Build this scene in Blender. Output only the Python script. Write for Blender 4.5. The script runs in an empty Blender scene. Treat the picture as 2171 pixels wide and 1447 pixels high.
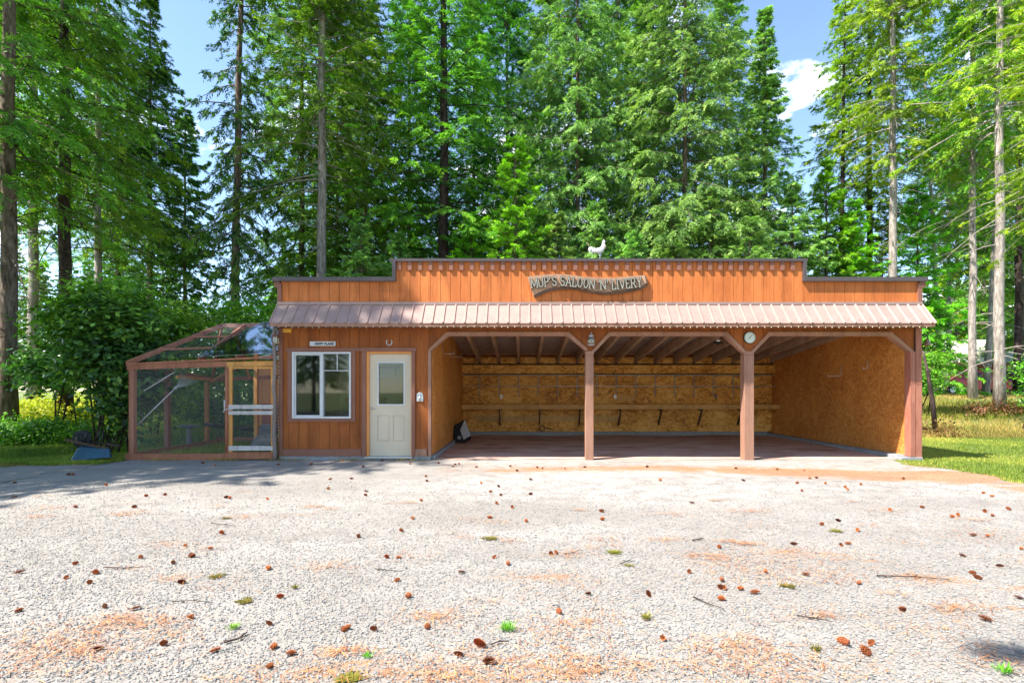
import bpy, math, random
import numpy as np
from mathutils import Vector, Matrix
R = math.radians
scene = bpy.context.scene
col = scene.collection

# ---------------------------------------------------------------- camera
F = 1144.0            # focal length in photo pixels (photo is 2171 wide)
CH = 1.41             # camera height
cam_d = bpy.data.cameras.new('camera')
cam = bpy.data.objects.new('camera', cam_d); col.objects.link(cam)
cam.location = (0, 0, CH); cam.rotation_euler = (R(90), 0, 0)
cam_d.sensor_width = 36; cam_d.lens = 36*F/2171
cam_d.shift_x = -0.009; cam_d.shift_y = 0.0482
cam_d.clip_end = 2000; cam_d.clip_start = 0.05
scene.camera = cam

# ---------------------------------------------------------------- sun, sky, exposure
SUN = Vector((0.66, 0.31, -1.0)).normalized()
sl = bpy.data.lights.new('sun', 'SUN'); sl.energy = 5.0; sl.angle = R(0.53); sl.color = (1, .95, .87)
so = bpy.data.objects.new('sun', sl); col.objects.link(so)
so.rotation_euler = SUN.to_track_quat('-Z', 'Y').to_euler(); so.location = (-20, -10, 30)
w = bpy.data.worlds.new('World'); scene.world = w; w.use_nodes = True
nt = w.node_tree; nt.nodes.clear()
def N(nt, t, **k):
    n = nt.nodes.new(t)
    for a, b in k.items():
        if a.startswith('i_'):
            n.inputs[a[2:].replace('_', ' ')].default_value = b
        else: setattr(n, a, b)
    return n
L = lambda nt, a, b: nt.links.new(a, b)
sky = N(nt, 'ShaderNodeTexSky', sky_type='NISHITA', sun_disc=False)
sky.sun_elevation = math.asin(-SUN.z); sky.sun_rotation = math.atan2(-SUN.x, -SUN.y)
sky.air_density = 1.0; sky.dust_density = 0.3; sky.ozone_density = 1.5; sky.altitude = 700
tc = N(nt, 'ShaderNodeTexCoord')
mp = N(nt, 'ShaderNodeMapping'); mp.inputs['Scale'].default_value = (1, 1, 2.2)
n1 = N(nt, 'ShaderNodeTexNoise'); n1.inputs['Scale'].default_value = 5.2; n1.inputs['Detail'].default_value = 9; n1.inputs['Roughness'].default_value = .58
cr = N(nt, 'ShaderNodeValToRGB'); cr.color_ramp.elements[0].position = .57; cr.color_ramp.elements[1].position = .68
sep = N(nt, 'ShaderNodeSeparateXYZ')
mr = N(nt, 'ShaderNodeMapRange'); mr.inputs['From Min'].default_value = .62; mr.inputs['From Max'].default_value = .45
mu = N(nt, 'ShaderNodeMath', operation='MULTIPLY')
mx = N(nt, 'ShaderNodeMixRGB'); mx.inputs['Color2'].default_value = (8.5, 8.8, 9.2, 1)
bg = N(nt, 'ShaderNodeBackground'); bg.inputs['Strength'].default_value = .15
out = N(nt, 'ShaderNodeOutputWorld')
L(nt, tc.outputs['Generated'], mp.inputs['Vector']); L(nt, mp.outputs[0], n1.inputs['Vector'])
L(nt, n1.outputs['Fac'], cr.inputs[0]); L(nt, tc.outputs['Generated'], sep.inputs[0]); L(nt, sep.outputs['Z'], mr.inputs['Value'])
L(nt, cr.outputs[0], mu.inputs[0]); L(nt, mr.outputs[0], mu.inputs[1]); L(nt, mu.outputs[0], mx.inputs['Fac'])
L(nt, sky.outputs[0], mx.inputs['Color1']); L(nt, mx.outputs[0], bg.inputs['Color']); L(nt, bg.outputs[0], out.inputs[0])
vs = scene.view_settings
vs.view_transform = 'Standard'; vs.look = 'None'; vs.gamma = 1; vs.use_curve_mapping = False; vs.exposure = 1.35
scene.render.engine = 'CYCLES'
cy = scene.cycles
cy.max_bounces = 8; cy.diffuse_bounces = 4; cy.transparent_max_bounces = 24; cy.glossy_bounces = 3; cy.transmission_bounces = 6
cy.use_denoising = True

# ---------------------------------------------------------------- helpers
def wx(px, Y=11.0): return (px-1105.0)/F*Y
def wz(py, Y=11.0): return CH + (828.0-py)/F*Y
OFF = {}
def base_name(n): return n
def tag(o, label=None, cat=None, group=None, kind=None):
    if label: o['label'] = label
    if cat: o['category'] = cat
    if group: o['group'] = group
    if kind: o['kind'] = kind
    return o
def thing(name, loc, label, cat, group=None):
    o = bpy.data.objects.new(name, None); col.objects.link(o); o.location = loc; o.empty_display_size = .2
    OFF[o.name] = Vector(loc)
    return tag(o, label, cat, group)
def put(name, me, parent=None, loc=None):
    o = bpy.data.objects.new(name, me); col.objects.link(o)
    if parent is not None:
        o.parent = parent; OFF[o.name] = OFF[parent.name]
    else:
        o.location = loc or (0, 0, 0); OFF[o.name] = Vector(loc or (0, 0, 0))
    return o
class MB:
    """collects shapes given in world coordinates; build() links them as one mesh"""
    def __init__(s): s.v = []; s.f = []; s.sm = []
    def add(s, vs, fs, smooth=False):
        k = len(s.v); s.v += [tuple(p) for p in vs]; s.f += [tuple(i+k for i in f) for f in fs]; s.sm += [smooth]*len(fs); return s
    def box(s, x0, x1, y0, y1, z0, z1):
        v = [(x, y, z) for x in (x0, x1) for y in (y0, y1) for z in (z0, z1)]
        return s.add(v, [(0,1,3,2),(4,6,7,5),(0,4,5,1),(2,3,7,6),(0,2,6,4),(1,5,7,3)])
    def bar(s, a, b, wd, th, up=(0,0,1)):
        """rectangular bar from a to b, wd across, th along 'up'"""
        a, b = Vector(a), Vector(b); d = (b-a).normalized(); u = Vector(up); sd = d.cross(u)
        if sd.length < 1e-4: sd = d.cross(Vector((0,1,0)))
        sd.normalize(); u = sd.cross(d).normalized()
        v = [p + sd*i*wd/2 + u*j*th/2 for p in (a, b) for i in (-1, 1) for j in (-1, 1)]
        return s.add(v, [(0,1,3,2),(4,6,7,5),(0,4,5,1),(2,3,7,6),(0,2,6,4),(1,5,7,3)])
    def tube(s, pts, rad, n=8, smooth=True, cap=True, flat=1.0):
        pts = [Vector(p) for p in pts]
        if not hasattr(rad, '__len__'): rad = [rad]*len(pts)
        k = len(s.v); ref = None
        for i, p in enumerate(pts):
            d = (pts[min(i+1, len(pts)-1)] - pts[max(i-1, 0)]).normalized()
            if ref is None:
                ref = Vector((0, 0, 1)) if abs(d.z) < .9 else Vector((1, 0, 0))
            sd = d.cross(ref).normalized(); up = sd.cross(d).normalized(); ref = up
            for j in range(n):
                a = 2*math.pi*j/n
                s.v.append(tuple(p + sd*math.cos(a)*rad[i]*flat + up*math.sin(a)*rad[i]))
        for i in range(len(pts)-1):
            for j in range(n):
                s.f.append((k+i*n+j, k+i*n+(j+1) % n, k+(i+1)*n+(j+1) % n, k+(i+1)*n+j)); s.sm.append(smooth)
        if cap:
            s.f.append(tuple(k+j for j in range(n))[::-1]); s.sm.append(False)
            m = k+(len(pts)-1)*n; s.f.append(tuple(m+j for j in range(n))); s.sm.append(False)
        return s
    def lathe(s, c, prof, n=20, smooth=True, axis='z'):
        """prof: (radius, height) list"""
        k = len(s.v)
        for r, h in prof:
            for j in range(n):
                a = 2*math.pi*j/n
                if axis == 'z': p = (c[0]+r*math.cos(a), c[1]+r*math.sin(a), c[2]+h)
                elif axis == 'y': p = (c[0]+r*math.cos(a), c[1]+h, c[2]+r*math.sin(a))
                else: p = (c[0]+h, c[1]+r*math.cos(a), c[2]+r*math.sin(a))
                s.v.append(p)
        for i in range(len(prof)-1):
            for j in range(n):
                s.f.append((k+i*n+j, k+i*n+(j+1) % n, k+(i+1)*n+(j+1) % n, k+(i+1)*n+j)); s.sm.append(smooth)
        s.f.append(tuple(k+j for j in range(n))); s.sm.append(False)
        m = k+(len(prof)-1)*n; s.f.append(tuple(m+j for j in range(n))); s.sm.append(False)
        return s
    def prism(s, poly, y0, y1):
        """polygon of (x, z) extruded from y0 to y1"""
        n = len(poly)
        v = [(x, y0, z) for x, z in poly] + [(x, y1, z) for x, z in poly]
        return s.add(v, [tuple(range(n)), tuple(range(2*n-1, n-1, -1))] + [(i, (i+1) % n, n+(i+1) % n, n+i) for i in range(n)])
    def build(s, name, m, parent=None, loc=None, bevel=0):
        if parent is not None: off = OFF[parent.name]
        elif loc is not None: off = Vector(loc)
        else:
            a = np.array(s.v); off = Vector(((a[:,0].min()+a[:,0].max())/2, (a[:,1].min()+a[:,1].max())/2, a[:,2].min()))
        me = bpy.data.meshes.new(name)
        me.from_pydata([(x-off.x, y-off.y, z-off.z) for x, y, z in s.v], [], s.f)
        me.polygons.foreach_set('use_smooth', s.sm)
        me.materials.append(m); me.validate(); me.update()
        import bmesh as _b
        bm = _b.new(); bm.from_mesh(me); _b.ops.recalc_face_normals(bm, faces=bm.faces); bm.to_mesh(me); bm.free()
        o = put(name, me, parent, tuple(off) if parent is None else None)
        if parent is not None: OFF[o.name] = off
        if bevel:
            b = o.modifiers.new('bevel', 'BEVEL'); b.width = bevel; b.segments = 2; b.limit_method = 'ANGLE'
        return o
def np_mesh(name, verts, faces, m, tint=None, extra=None, smooth=False):
    """verts (n,3), faces (k, 3 or 4), tint per vertex"""
    me = bpy.data.meshes.new(name)
    nv, (nf, c) = len(verts), faces.shape
    me.vertices.add(nv); me.vertices.foreach_set('co', np.ascontiguousarray(verts, dtype=np.float32).ravel())
    me.loops.add(nf*c); me.loops.foreach_set('vertex_index', np.ascontiguousarray(faces, dtype=np.int32).ravel())
    me.polygons.add(nf); me.polygons.foreach_set('loop_start', np.arange(0, nf*c, c, dtype=np.int32))
    me.polygons.foreach_set('use_smooth', np.full(nf, smooth))
    for k, a in ([('tint', tint)] if tint is not None else []) + list((extra or {}).items()):
        at = me.attributes.new(k, 'FLOAT', 'POINT'); at.data.foreach_set('value', np.ascontiguousarray(a, dtype=np.float32))
    me.materials.append(m); me.update(calc_edges=True)
    return me

# ---------------------------------------------------------------- materials
def newmat(name):
    m = bpy.data.materials.new(name); m.use_nodes = True; m.node_tree.nodes.clear(); return m, m.node_tree
def ramp(nt, fac, cols):
    r = N(nt, 'ShaderNodeValToRGB'); e = r.color_ramp.elements
    while len(e) < len(cols): e.new(.5)
    for i, (p, c) in enumerate(cols): e[i].position = p; e[i].color = (*c, 1)
    L(nt, fac, r.inputs[0]); return r.outputs[0]
def noise(nt, vec, scale, detail=4, rough=.5, dist=0, sc=None):
    n = N(nt, 'ShaderNodeTexNoise'); n.inputs['Scale'].default_value = scale; n.inputs['Detail'].default_value = detail
    n.inputs['Roughness'].default_value = rough; n.inputs['Distortion'].default_value = dist
    if sc:
        mp = N(nt, 'ShaderNodeMapping'); mp.inputs['Scale'].default_value = sc; L(nt, vec, mp.inputs[0]); vec = mp.outputs[0]
    L(nt, vec, n.inputs['Vector']); return n.outputs['Fac']
def mixc(nt, fac, a, b, mode='MIX'):
    m = N(nt, 'ShaderNodeMixRGB', blend_type=mode)
    for s, v in (('Fac', fac), ('Color1', a), ('Color2', b)):
        if isinstance(v, (int, float)): m.inputs[s].default_value = v
        elif isinstance(v, tuple): m.inputs[s].default_value = (*v, 1)
        else: L(nt, v, m.inputs[s])
    return m.outputs[0]
def math_(nt, op, a, b=0.0, c=None):
    m = N(nt, 'ShaderNodeMath', operation=op)
    for i, v in enumerate((a, b) if c is None else (a, b, c)):
        if isinstance(v, (int, float)): m.inputs[i].default_value = v
        else: L(nt, v, m.inputs[i])
    return m.outputs[0]
def finish(nt, colr, rough=.6, metal=0, bump=None, bstr=.3, bdist=.01, spec=.5):
    b = N(nt, 'ShaderNodeBsdfPrincipled'); o = N(nt, 'ShaderNodeOutputMaterial')
    if isinstance(colr, tuple): b.inputs['Base Color'].default_value = (*colr, 1)
    else: L(nt, colr, b.inputs['Base Color'])
    if isinstance(rough, (int, float)): b.inputs['Roughness'].default_value = rough
    else: L(nt, rough, b.inputs['Roughness'])
    b.inputs['Metallic'].default_value = metal; b.inputs['Specular IOR Level'].default_value = spec
    if bump is not None:
        bp = N(nt, 'ShaderNodeBump'); bp.inputs['Strength'].default_value = bstr; bp.inputs['Distance'].default_value = bdist
        L(nt, bump, bp.inputs['Height']); L(nt, bp.outputs[0], b.inputs['Normal'])
    L(nt, b.outputs[0], o.inputs[0]); return b
def wood(name, dark, mid, light, grain=(1,1,.06), rough=.65, board=None, spots=True, bstr=.25, gs=60):
    m, nt = newmat(name); tc = N(nt, 'ShaderNodeTexCoord').outputs['Object']
    g = noise(nt, tc, gs, 6, .6, .3, grain)
    big = noise(nt, tc, 1.3, 4, .6)
    v = math_(nt, 'MULTIPLY_ADD', g, .55, math_(nt, 'MULTIPLY', big, .45))
    if board:
        sp = N(nt, 'ShaderNodeSeparateXYZ'); L(nt, tc, sp.inputs[0])
        fl = math_(nt, 'FLOOR', math_(nt, 'DIVIDE', sp.outputs['X'], board))
        wn = N(nt, 'ShaderNodeTexWhiteNoise', noise_dimensions='1D'); L(nt, fl, wn.inputs['W'])
        v = math_(nt, 'ADD', v, math_(nt, 'MULTIPLY', math_(nt, 'SUBTRACT', wn.outputs['Value'], .5), .16))
    c = ramp(nt, v, [(.32, dark), (.5, mid), (.68, light)])
    if spots:
        st_ = noise(nt, tc, 5.5, 5, .65, .2, (1, 1, .16)); c = mixc(nt, ramp(nt, st_, [(.50, (0,0,0)), (.70, (.6,.6,.6))]), c, tuple(x*.45 for x in mid))
        s = noise(nt, tc, 26, 3, .5, 0, (1, 1, .7))
        sm = ramp(nt, s, [(.70, (0,0,0)), (.78, (1,1,1))])
        c = mixc(nt, sm, c, tuple(x*.35 for x in dark))
    finish(nt, c, rough, 0, g, bstr, .004, .3); return m
def plain(name, c, rough=.5, metal=0, var=.12, scale=18, spec=.5):
    m, nt = newmat(name); tc = N(nt, 'ShaderNodeTexCoord').outputs['Object']
    n = noise(nt, tc, scale, 5, .6)
    cc = ramp(nt, n, [(.3, tuple(x*(1-var) for x in c)), (.7, tuple(min(1, x*(1+var)) for x in c))])
    finish(nt, cc, rough, metal, n, .08, .003, spec); return m

M = {}
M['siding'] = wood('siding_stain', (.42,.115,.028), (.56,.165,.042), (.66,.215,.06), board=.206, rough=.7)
M['siding_shade'] = wood('siding_stain_shade', (.22,.06,.014), (.31,.088,.019), (.41,.125,.027), board=.206, rough=.7)  # parapet siding again, darkened for the shade on the lower wall
M['trim'] = wood('trim_paint', (.20,.085,.055), (.25,.11,.075), (.30,.135,.095), rough=.6, spots=False)
M['post'] = wood('post_paint', (.28,.14,.09), (.35,.185,.125), (.42,.235,.165), rough=.65)
M['cornerpaint'] = wood('corner_paint', (.30,.105,.065), (.40,.15,.10), (.48,.20,.14), rough=.65)
M['jamb'] = wood('bare_jamb', (.72,.28,.08), (.80,.33,.10), (.85,.38,.13), spots=False)
M['cap'] = plain('cap_metal', (.085,.065,.065), .4, .0)
M['roofmetal'] = plain('awning_metal', (.345,.225,.19), .45, .0, .10, 5)
M['rafter'] = wood('rafter_wood', (.34,.21,.13), (.48,.31,.20), (.60,.41,.28), grain=(1,.06,1), rough=.75)
M['deck'] = wood('deck_underside', (.36,.27,.23), (.45,.35,.30), (.53,.43,.37), grain=(.2,1,1), rough=.8)
M['shelf'] = wood('shelf_plank', (.50,.26,.08), (.66,.36,.12), (.76,.44,.16), grain=(.05,1,1), rough=.6)
M['darkwood'] = wood('dark_wood', (.05,.03,.02), (.08,.05,.035), (.12,.08,.055))
M['greywood'] = wood('weathered_board', (.42,.38,.36), (.56,.52,.50), (.66,.62,.60), grain=(.06,1,1))
M['slat'] = wood('grey_slat', (.16,.17,.18), (.24,.26,.28), (.33,.35,.38), grain=(.06,1,1))
M['runwood'] = wood('run_lumber', (.28,.105,.06), (.38,.15,.085), (.46,.20,.115), rough=.7)
M['runbare'] = wood('run_bare_lumber', (.50,.22,.06), (.64,.30,.085), (.72,.37,.12), rough=.7)
M['log'] = wood('peeled_log', (.14,.10,.09), (.24,.19,.17), (.34,.28,.25), grain=(1,1,.1))
M['concrete'] = plain('concrete', (.28,.29,.31), .85, 0, .2, 9)
M['white'] = plain('white_vinyl', (.60,.61,.63), .35, 0, .03)
M['door'] = plain('door_paint', (.58,.50,.38), .45, 0, .03, 4)
M['steel'] = plain('galvanised_steel', (.55,.56,.57), .35, .6)
M['rail'] = plain('rail_metal', (.7,.68,.66), .4, .1)
M['black'] = plain('black_plastic', (.012,.012,.014), .45)
M['rubber'] = plain('rubber', (.016,.017,.02), .8)
M['tub'] = plain('blue_tub', (.028,.085,.14), .4, 0, .25, 5)
M['brass'] = plain('bell_brass', (.30,.20,.12), .4, .8)
M['wallpaint'] = plain('room_paint', (.70,.64,.38), .8, 0, .04)
M['counter'] = plain('counter_grey', (.30,.31,.32), .5)
M['cabinet'] = plain('cabinet_white', (.6,.62,.64), .5)
M['bark'] = None
M['teal'] = plain('dial_face', (.62,.72,.69), .4, 0, .1, 40)
M['ink'] = plain('black_ink', (.02,.022,.022), .6)
M['signwood'] = wood('sign_wood', (.36,.20,.12), (.45,.265,.165), (.53,.33,.22), grain=(.07,1,1))
M['signdark'] = wood('sign_edge_shade', (.10,.055,.035), (.15,.085,.055), (.20,.12,.08), grain=(.07,1,1))
M['letter'] = plain('letter_paint', (.33,.31,.25), .5)
M['lettshade'] = plain('letter_side_shade', (.045,.04,.035), .6)
M['yellow'] = plain('yellow_tag', (.85,.42,.03), .5)
M['rooster'] = plain('rooster_paint', (.72,.72,.74), .5, 0, .12, 30)
M['roosterpink'] = plain('rooster_neck', (.72,.50,.44), .5, 0, .15, 30)
M['red'] = plain('car_red', (.55,.05,.045), .3)
M['barnred'] = wood('barn_red', (.30,.08,.06), (.40,.12,.09), (.48,.16,.12), board=.3)
M['barnroof'] = plain('barn_roof', (.62,.60,.46), .5)
M['barnroofgreen'] = plain('barn_roof_green', (.05,.22,.17), .5)
M['bulb'] = plain('clear_bulb', (.8,.72,.5), .2)
M['cord'] = plain('green_cord', (.06,.05,.03), .6)
M['flower'] = plain('red_flower', (.5,.06,.03), .7)
M['chrome'] = plain('chrome', (.7,.7,.72), .2, .9)
M['pewter'] = plain('pewter', (.6,.62,.64), .4, .5)

def osb(name, cols, sc=9, orient=(1,1,1)):
    m, nt = newmat(name); tc = N(nt, 'ShaderNodeTexCoord').outputs['Object']
    wv = N(nt, 'ShaderNodeTexNoise'); wv.inputs['Scale'].default_value = 3; L(nt, tc, wv.inputs['Vector'])
    ad = N(nt, 'ShaderNodeMixRGB', blend_type='ADD'); ad.inputs[0].default_value = .5
    L(nt, tc, ad.inputs[1]); L(nt, wv.outputs['Color'], ad.inputs[2])
    outv = []
    for rot, s in (((.3,.9,.2), (1,1,3.2)), ((.2,-.6,.5), (3.4,3.4,1)), ((1.0,.2,1.3), (1,2.8,2.8))):
        mp = N(nt, 'ShaderNodeMapping'); mp.inputs['Rotation'].default_value = rot
        mp.inputs['Scale'].default_value = tuple(a*b for a, b in zip(s, orient)); L(nt, ad.outputs[0], mp.inputs[0])
        v = N(nt, 'ShaderNodeTexVoronoi'); v.inputs['Scale'].default_value = sc; L(nt, mp.outputs[0], v.inputs['Vector'])
        bw = N(nt, 'ShaderNodeRGBToBW'); L(nt, v.outputs['Color'], bw.inputs[0]); outv.append(bw.outputs[0])
    s = math_(nt, 'MULTIPLY', math_(nt, 'ADD', math_(nt, 'ADD', outv[0], outv[1]), outv[2]), .333)
    big = noise(nt, tc, .9, 3, .5)
    s2 = math_(nt, 'MULTIPLY_ADD', big, .5, math_(nt, 'MULTIPLY', s, .65))
    c = ramp(nt, s2, [(.40, cols[0]), (.56, cols[1]), (.74, cols[2])])
    finish(nt, c, .6, 0, s, .25, .004, .3); return m
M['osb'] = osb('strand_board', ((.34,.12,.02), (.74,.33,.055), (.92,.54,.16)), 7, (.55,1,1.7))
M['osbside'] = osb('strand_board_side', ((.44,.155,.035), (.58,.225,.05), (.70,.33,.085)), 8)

def leafmat(name, c0, c1, c2, trans=.34, gloss=.5, k=2.05):
    c0 = tuple(v*.7 for v in c0)  # darkest tint lowered to paint deeper shadows into the foliage
    c0, c1, c2 = [tuple(min(.8, v*k*g) for v, g in zip(c, (1.38, 1, .85))) for c in (c0, c1, c2)]
    m, nt = newmat(name)
    at = N(nt, 'ShaderNodeAttribute', attribute_name='tint')
    c = ramp(nt, at.outputs['Fac'], [(0, c0), (.5, c1), (1, c2)])
    oi = N(nt, 'ShaderNodeObjectInfo')
    hs = N(nt, 'ShaderNodeHueSaturation'); L(nt, c, hs.inputs['Color'])
    L(nt, math_(nt, 'MULTIPLY_ADD', oi.outputs['Random'], .035, .485), hs.inputs['Hue'])
    L(nt, math_(nt, 'MULTIPLY_ADD', oi.outputs['Random'], .35, .85), hs.inputs['Value'])
    b = N(nt, 'ShaderNodeBsdfPrincipled'); b.inputs['Roughness'].default_value = gloss; b.inputs['Specular IOR Level'].default_value = .35
    L(nt, hs.outputs[0], b.inputs['Base Color'])
    t = N(nt, 'ShaderNodeBsdfTranslucent'); L(nt, mixc(nt, 1.0, hs.outputs[0], (1.0,1.25,.5), 'MULTIPLY'), t.inputs['Color'])
    mx = N(nt, 'ShaderNodeMixShader'); mx.inputs[0].default_value = trans
    L(nt, b.outputs[0], mx.inputs[1]); L(nt, t.outputs[0], mx.inputs[2])
    o = N(nt, 'ShaderNodeOutputMaterial'); L(nt, mx.outputs[0], o.inputs[0]); return m
M['fir'] = leafmat('fir_needles', (.022,.075,.014), (.055,.165,.016), (.13,.27,.02))
M['fird'] = leafmat('dark_fir_needles', (.014,.055,.020), (.032,.115,.024), (.08,.20,.025))
M['spruce'] = leafmat('spruce_needles', (.03,.10,.035), (.085,.21,.06), (.17,.32,.09))
M['young'] = leafmat('young_fir_needles', (.03,.12,.012), (.08,.25,.016), (.16,.38,.02))
M['yellowfir'] = leafmat('sunny_fir_needles', (.04,.12,.012), (.11,.25,.016), (.22,.36,.02))
M['leafd'] = leafmat('dark_leaves', (.012,.045,.02), (.035,.12,.035), (.09,.26,.04), .3, .35)
M['leafg'] = leafmat('green_leaves', (.03,.11,.02), (.07,.22,.025), (.14,.34,.035), .4, .4, 1.7)
M['moss'] = leafmat('moss', (.05,.08,.012), (.11,.15,.02), (.22,.22,.04), .2, .6, 1.0)
M['leafy'] = leafmat('yellow_green_leaves', (.08,.16,.015), (.20,.30,.02), (.36,.40,.03), .4, .5, 1.5)
M['grass'] = leafmat('grass_blades', (.06,.13,.02), (.14,.25,.035), (.34,.36,.10), .3, .6, 1.25)
M['drygrass'] = leafmat('dry_grass_blades', (.13,.14,.04), (.27,.27,.09), (.50,.42,.19), .3, .6, 1.0)
M['brush'] = leafmat('dry_brush_leaves', (.07,.06,.03), (.17,.125,.06), (.30,.21,.10), .3, .6, 1.0)
def barkmat(name, a, b, c):
    m, nt = newmat(name); tc = N(nt, 'ShaderNodeTexCoord').outputs['Object']
    g = noise(nt, tc, 14, 6, .65, .6, (1,1,.22)); p = noise(nt, tc, 2.2, 4, .6, 0, (1,1,.4))
    v = math_(nt, 'MULTIPLY_ADD', g, .7, math_(nt, 'MULTIPLY', p, .3))
    cc = ramp(nt, v, [(.36, a), (.5, b), (.64, c)])
    finish(nt, cc, .9, 0, g, .9, .03, .2); return m
M['bark'] = barkmat('fir_bark', (.05,.035,.025), (.16,.115,.085), (.30,.235,.19))
M['barkpale'] = barkmat('pale_bark', (.13,.11,.095), (.32,.27,.235), (.52,.46,.42))
M['barkdark'] = barkmat('dark_bark', (.02,.014,.012), (.06,.04,.035), (.12,.085,.07))

def glassmat(name, refl=.12, tint=(.9,.95,.95)):
    m, nt = newmat(name)
    t = N(nt, 'ShaderNodeBsdfTransparent'); t.inputs[0].default_value = (*tint, 1)
    g = N(nt, 'ShaderNodeBsdfGlossy'); g.inputs['Roughness'].default_value = .03
    fr = N(nt, 'ShaderNodeFresnel'); fr.inputs[0].default_value = 1.5
    mx = N(nt, 'ShaderNodeMixShader'); L(nt, math_(nt, 'MULTIPLY_ADD', fr.outputs[0], .55, refl), mx.inputs[0])
    L(nt, t.outputs[0], mx.inputs[1]); L(nt, g.outputs[0], mx.inputs[2])
    o = N(nt, 'ShaderNodeOutputMaterial'); L(nt, mx.outputs[0], o.inputs[0]); return m
M['glass'] = glassmat('window_glass', .02)
M['screen'] = glassmat('screened_glass', .03, (.42,.5,.56))
M['sheet'] = glassmat('clear_plastic', .16, (.80,.84,.90))
M['lampglass'] = glassmat('lamp_glass', .15, (.95,.95,.8))

# ---------------------------------------------------------------- terrain height
def sstep(a, b, x):
    t = np.clip((np.asarray(x, float)-a)/(b-a), 0, 1); return t*t*(3-2*t)
def gz(x, y):
    x = np.asarray(x, float); y = np.asarray(y, float)
    h = sstep(8.2, 11, x)*sstep(16.5, 22, y)*1.15 + sstep(8.2, 11, x)*sstep(22, 45, y)*.25
    h = h + sstep(-8.3, -11, x)*sstep(13.5, 20, y)*.30
    h = h + sstep(30, 80, y)*.4
    h = h + .03*np.sin(x*.9+1.3)*np.sin(y*.7)*sstep(8, 9.5, np.abs(x))*sstep(9, 12, y)
    return h
def gzf(x, y): return float(gz(x, y))
# ================================================================ GROUND
rng = np.random.default_rng(7)
def gridmesh(name, X, Y, Z, m, extra=None):
    ny, nx = X.shape
    v = np.stack([X, Y, Z], -1).reshape(-1, 3)
    i = np.arange((ny-1)*(nx-1)); r, c = i//(nx-1), i % (nx-1)
    a = r*nx+c
    f = np.stack([a, a+1, a+nx+1, a+nx], 1)
    return np_mesh(name, v, f, m, extra=extra, smooth=True)
def axis(lo, hi, dense_lo, dense_hi, step, grow=1.25):
    a = list(np.arange(dense_lo, dense_hi+1e-6, step)); s = step; x = a[-1]
    while x < hi: s *= grow; x += s; a.append(x)
    s = step; x = a[0]
    while x > lo: s *= grow; x -= s; a.insert(0, x)
    return np.array(a)
m, nt = newmat('meadow_ground'); tcn = N(nt, 'ShaderNodeTexCoord').outputs['Object']
g1 = noise(nt, tcn, .35, 6, .6); g2 = noise(nt, tcn, 9, 5, .7)
cg = ramp(nt, math_(nt, 'MULTIPLY_ADD', g1, .6, math_(nt, 'MULTIPLY', g2, .4)), [(.35, (.06,.11,.025)), (.5, (.14,.18,.045)), (.66, (.32,.27,.12))])
finish(nt, cg, .95, 0, g2, .6, .03); M['meadow'] = m
ax = axis(-700, 700, -22, 26, .5); ay = axis(-300, 900, -6, 42, .5)
GX, GY = np.meshgrid(ax, ay)
def xr(Y): return 7.95 + .30*np.sin(Y*1.1+.5) + .18*np.sin(Y*2.9) + .08*np.sin(Y*7.3) - .25*sstep(9, 11, Y)
def yt(X): return np.where(X < -8.0, 10.30 + .10*np.sin(X*1.7) + .06*np.sin(X*5.1), 11.06) 
ground_z = gz(GX, GY) - .006
und = (GX < xr(GY)-.25) & (GY < np.where(GX < -8.2, 9.9, 12.0)) & (GX > -33)
ground_z = np.where(und, ground_z-.06, ground_z)
inb = (GX > -8.4) & (GX < 7.0) & (GY > 11.6) & (GY < 16.8)
ground_z = np.where(inb, -.03, ground_z)
o = put('ground', gridmesh('ground', GX, GY, ground_z, M['meadow'])); tag(o, kind='structure')

# gravel drive (a sheet over the ground)
m, nt = newmat('gravel'); tcn = N(nt, 'ShaderNodeTexCoord').outputs['Object']
v1 = N(nt, 'ShaderNodeTexVoronoi'); v1.inputs['Scale'].default_value = 66; L(nt, tcn, v1.inputs['Vector'])
v2 = N(nt, 'ShaderNodeTexVoronoi'); v2.inputs['Scale'].default_value = 130; L(nt, tcn, v2.inputs['Vector'])
def sepv(c):
    s = N(nt, 'ShaderNodeSeparateColor'); L(nt, c, s.inputs[0]); return s.outputs[0]
stone = [(0, (0.126,0.123,0.122)), (.10, (0.216,0.207,0.198)), (.4, (0.288,0.273,0.257)), (.62, (0.351,0.333,0.310)), (.8, (0.279,0.279,0.285)), (.92, (0.378,0.297,0.234)), (1, (0.441,0.423,0.396))]
c1 = ramp(nt, sepv(v1.outputs['Color']), stone); c2 = ramp(nt, sepv(v2.outputs['Color']), stone)
cc = mixc(nt, .45, c1, c2)
edge = ramp(nt, v1.outputs['Distance'], [(.3, (1,1,1)), (.7, (.78,.76,.74))])
cc = mixc(nt, .8, cc, edge, 'MULTIPLY')
af = N(nt, 'ShaderNodeAttribute', attribute_name='fine').outputs['Fac']
fn = noise(nt, tcn, 160, 3, .7)
fine = ramp(nt, fn, [(.3, (.29,.27,.25)), (.55, (.38,.36,.34)), (.75, (.45,.43,.41))])
fmask = math_(nt, 'MULTIPLY', af, ramp(nt, noise(nt, tcn, 3.5, 6, .7), [(.38, (0,0,0)), (.55, (1,1,1))]))
cc = mixc(nt, fmask, cc, fine)
al = N(nt, 'ShaderNodeAttribute', attribute_name='litter').outputs['Fac']
n_a = noise(nt, tcn, 2.6, 7, .72, .4, (.6, 1.4, 1)); n_b = noise(nt, tcn, 34, 4, .7, 0, (.6,1.5,1))
lit = math_(nt, 'ADD', math_(nt, 'MULTIPLY', n_a, .75), math_(nt, 'MULTIPLY', n_b, .35))
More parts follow.
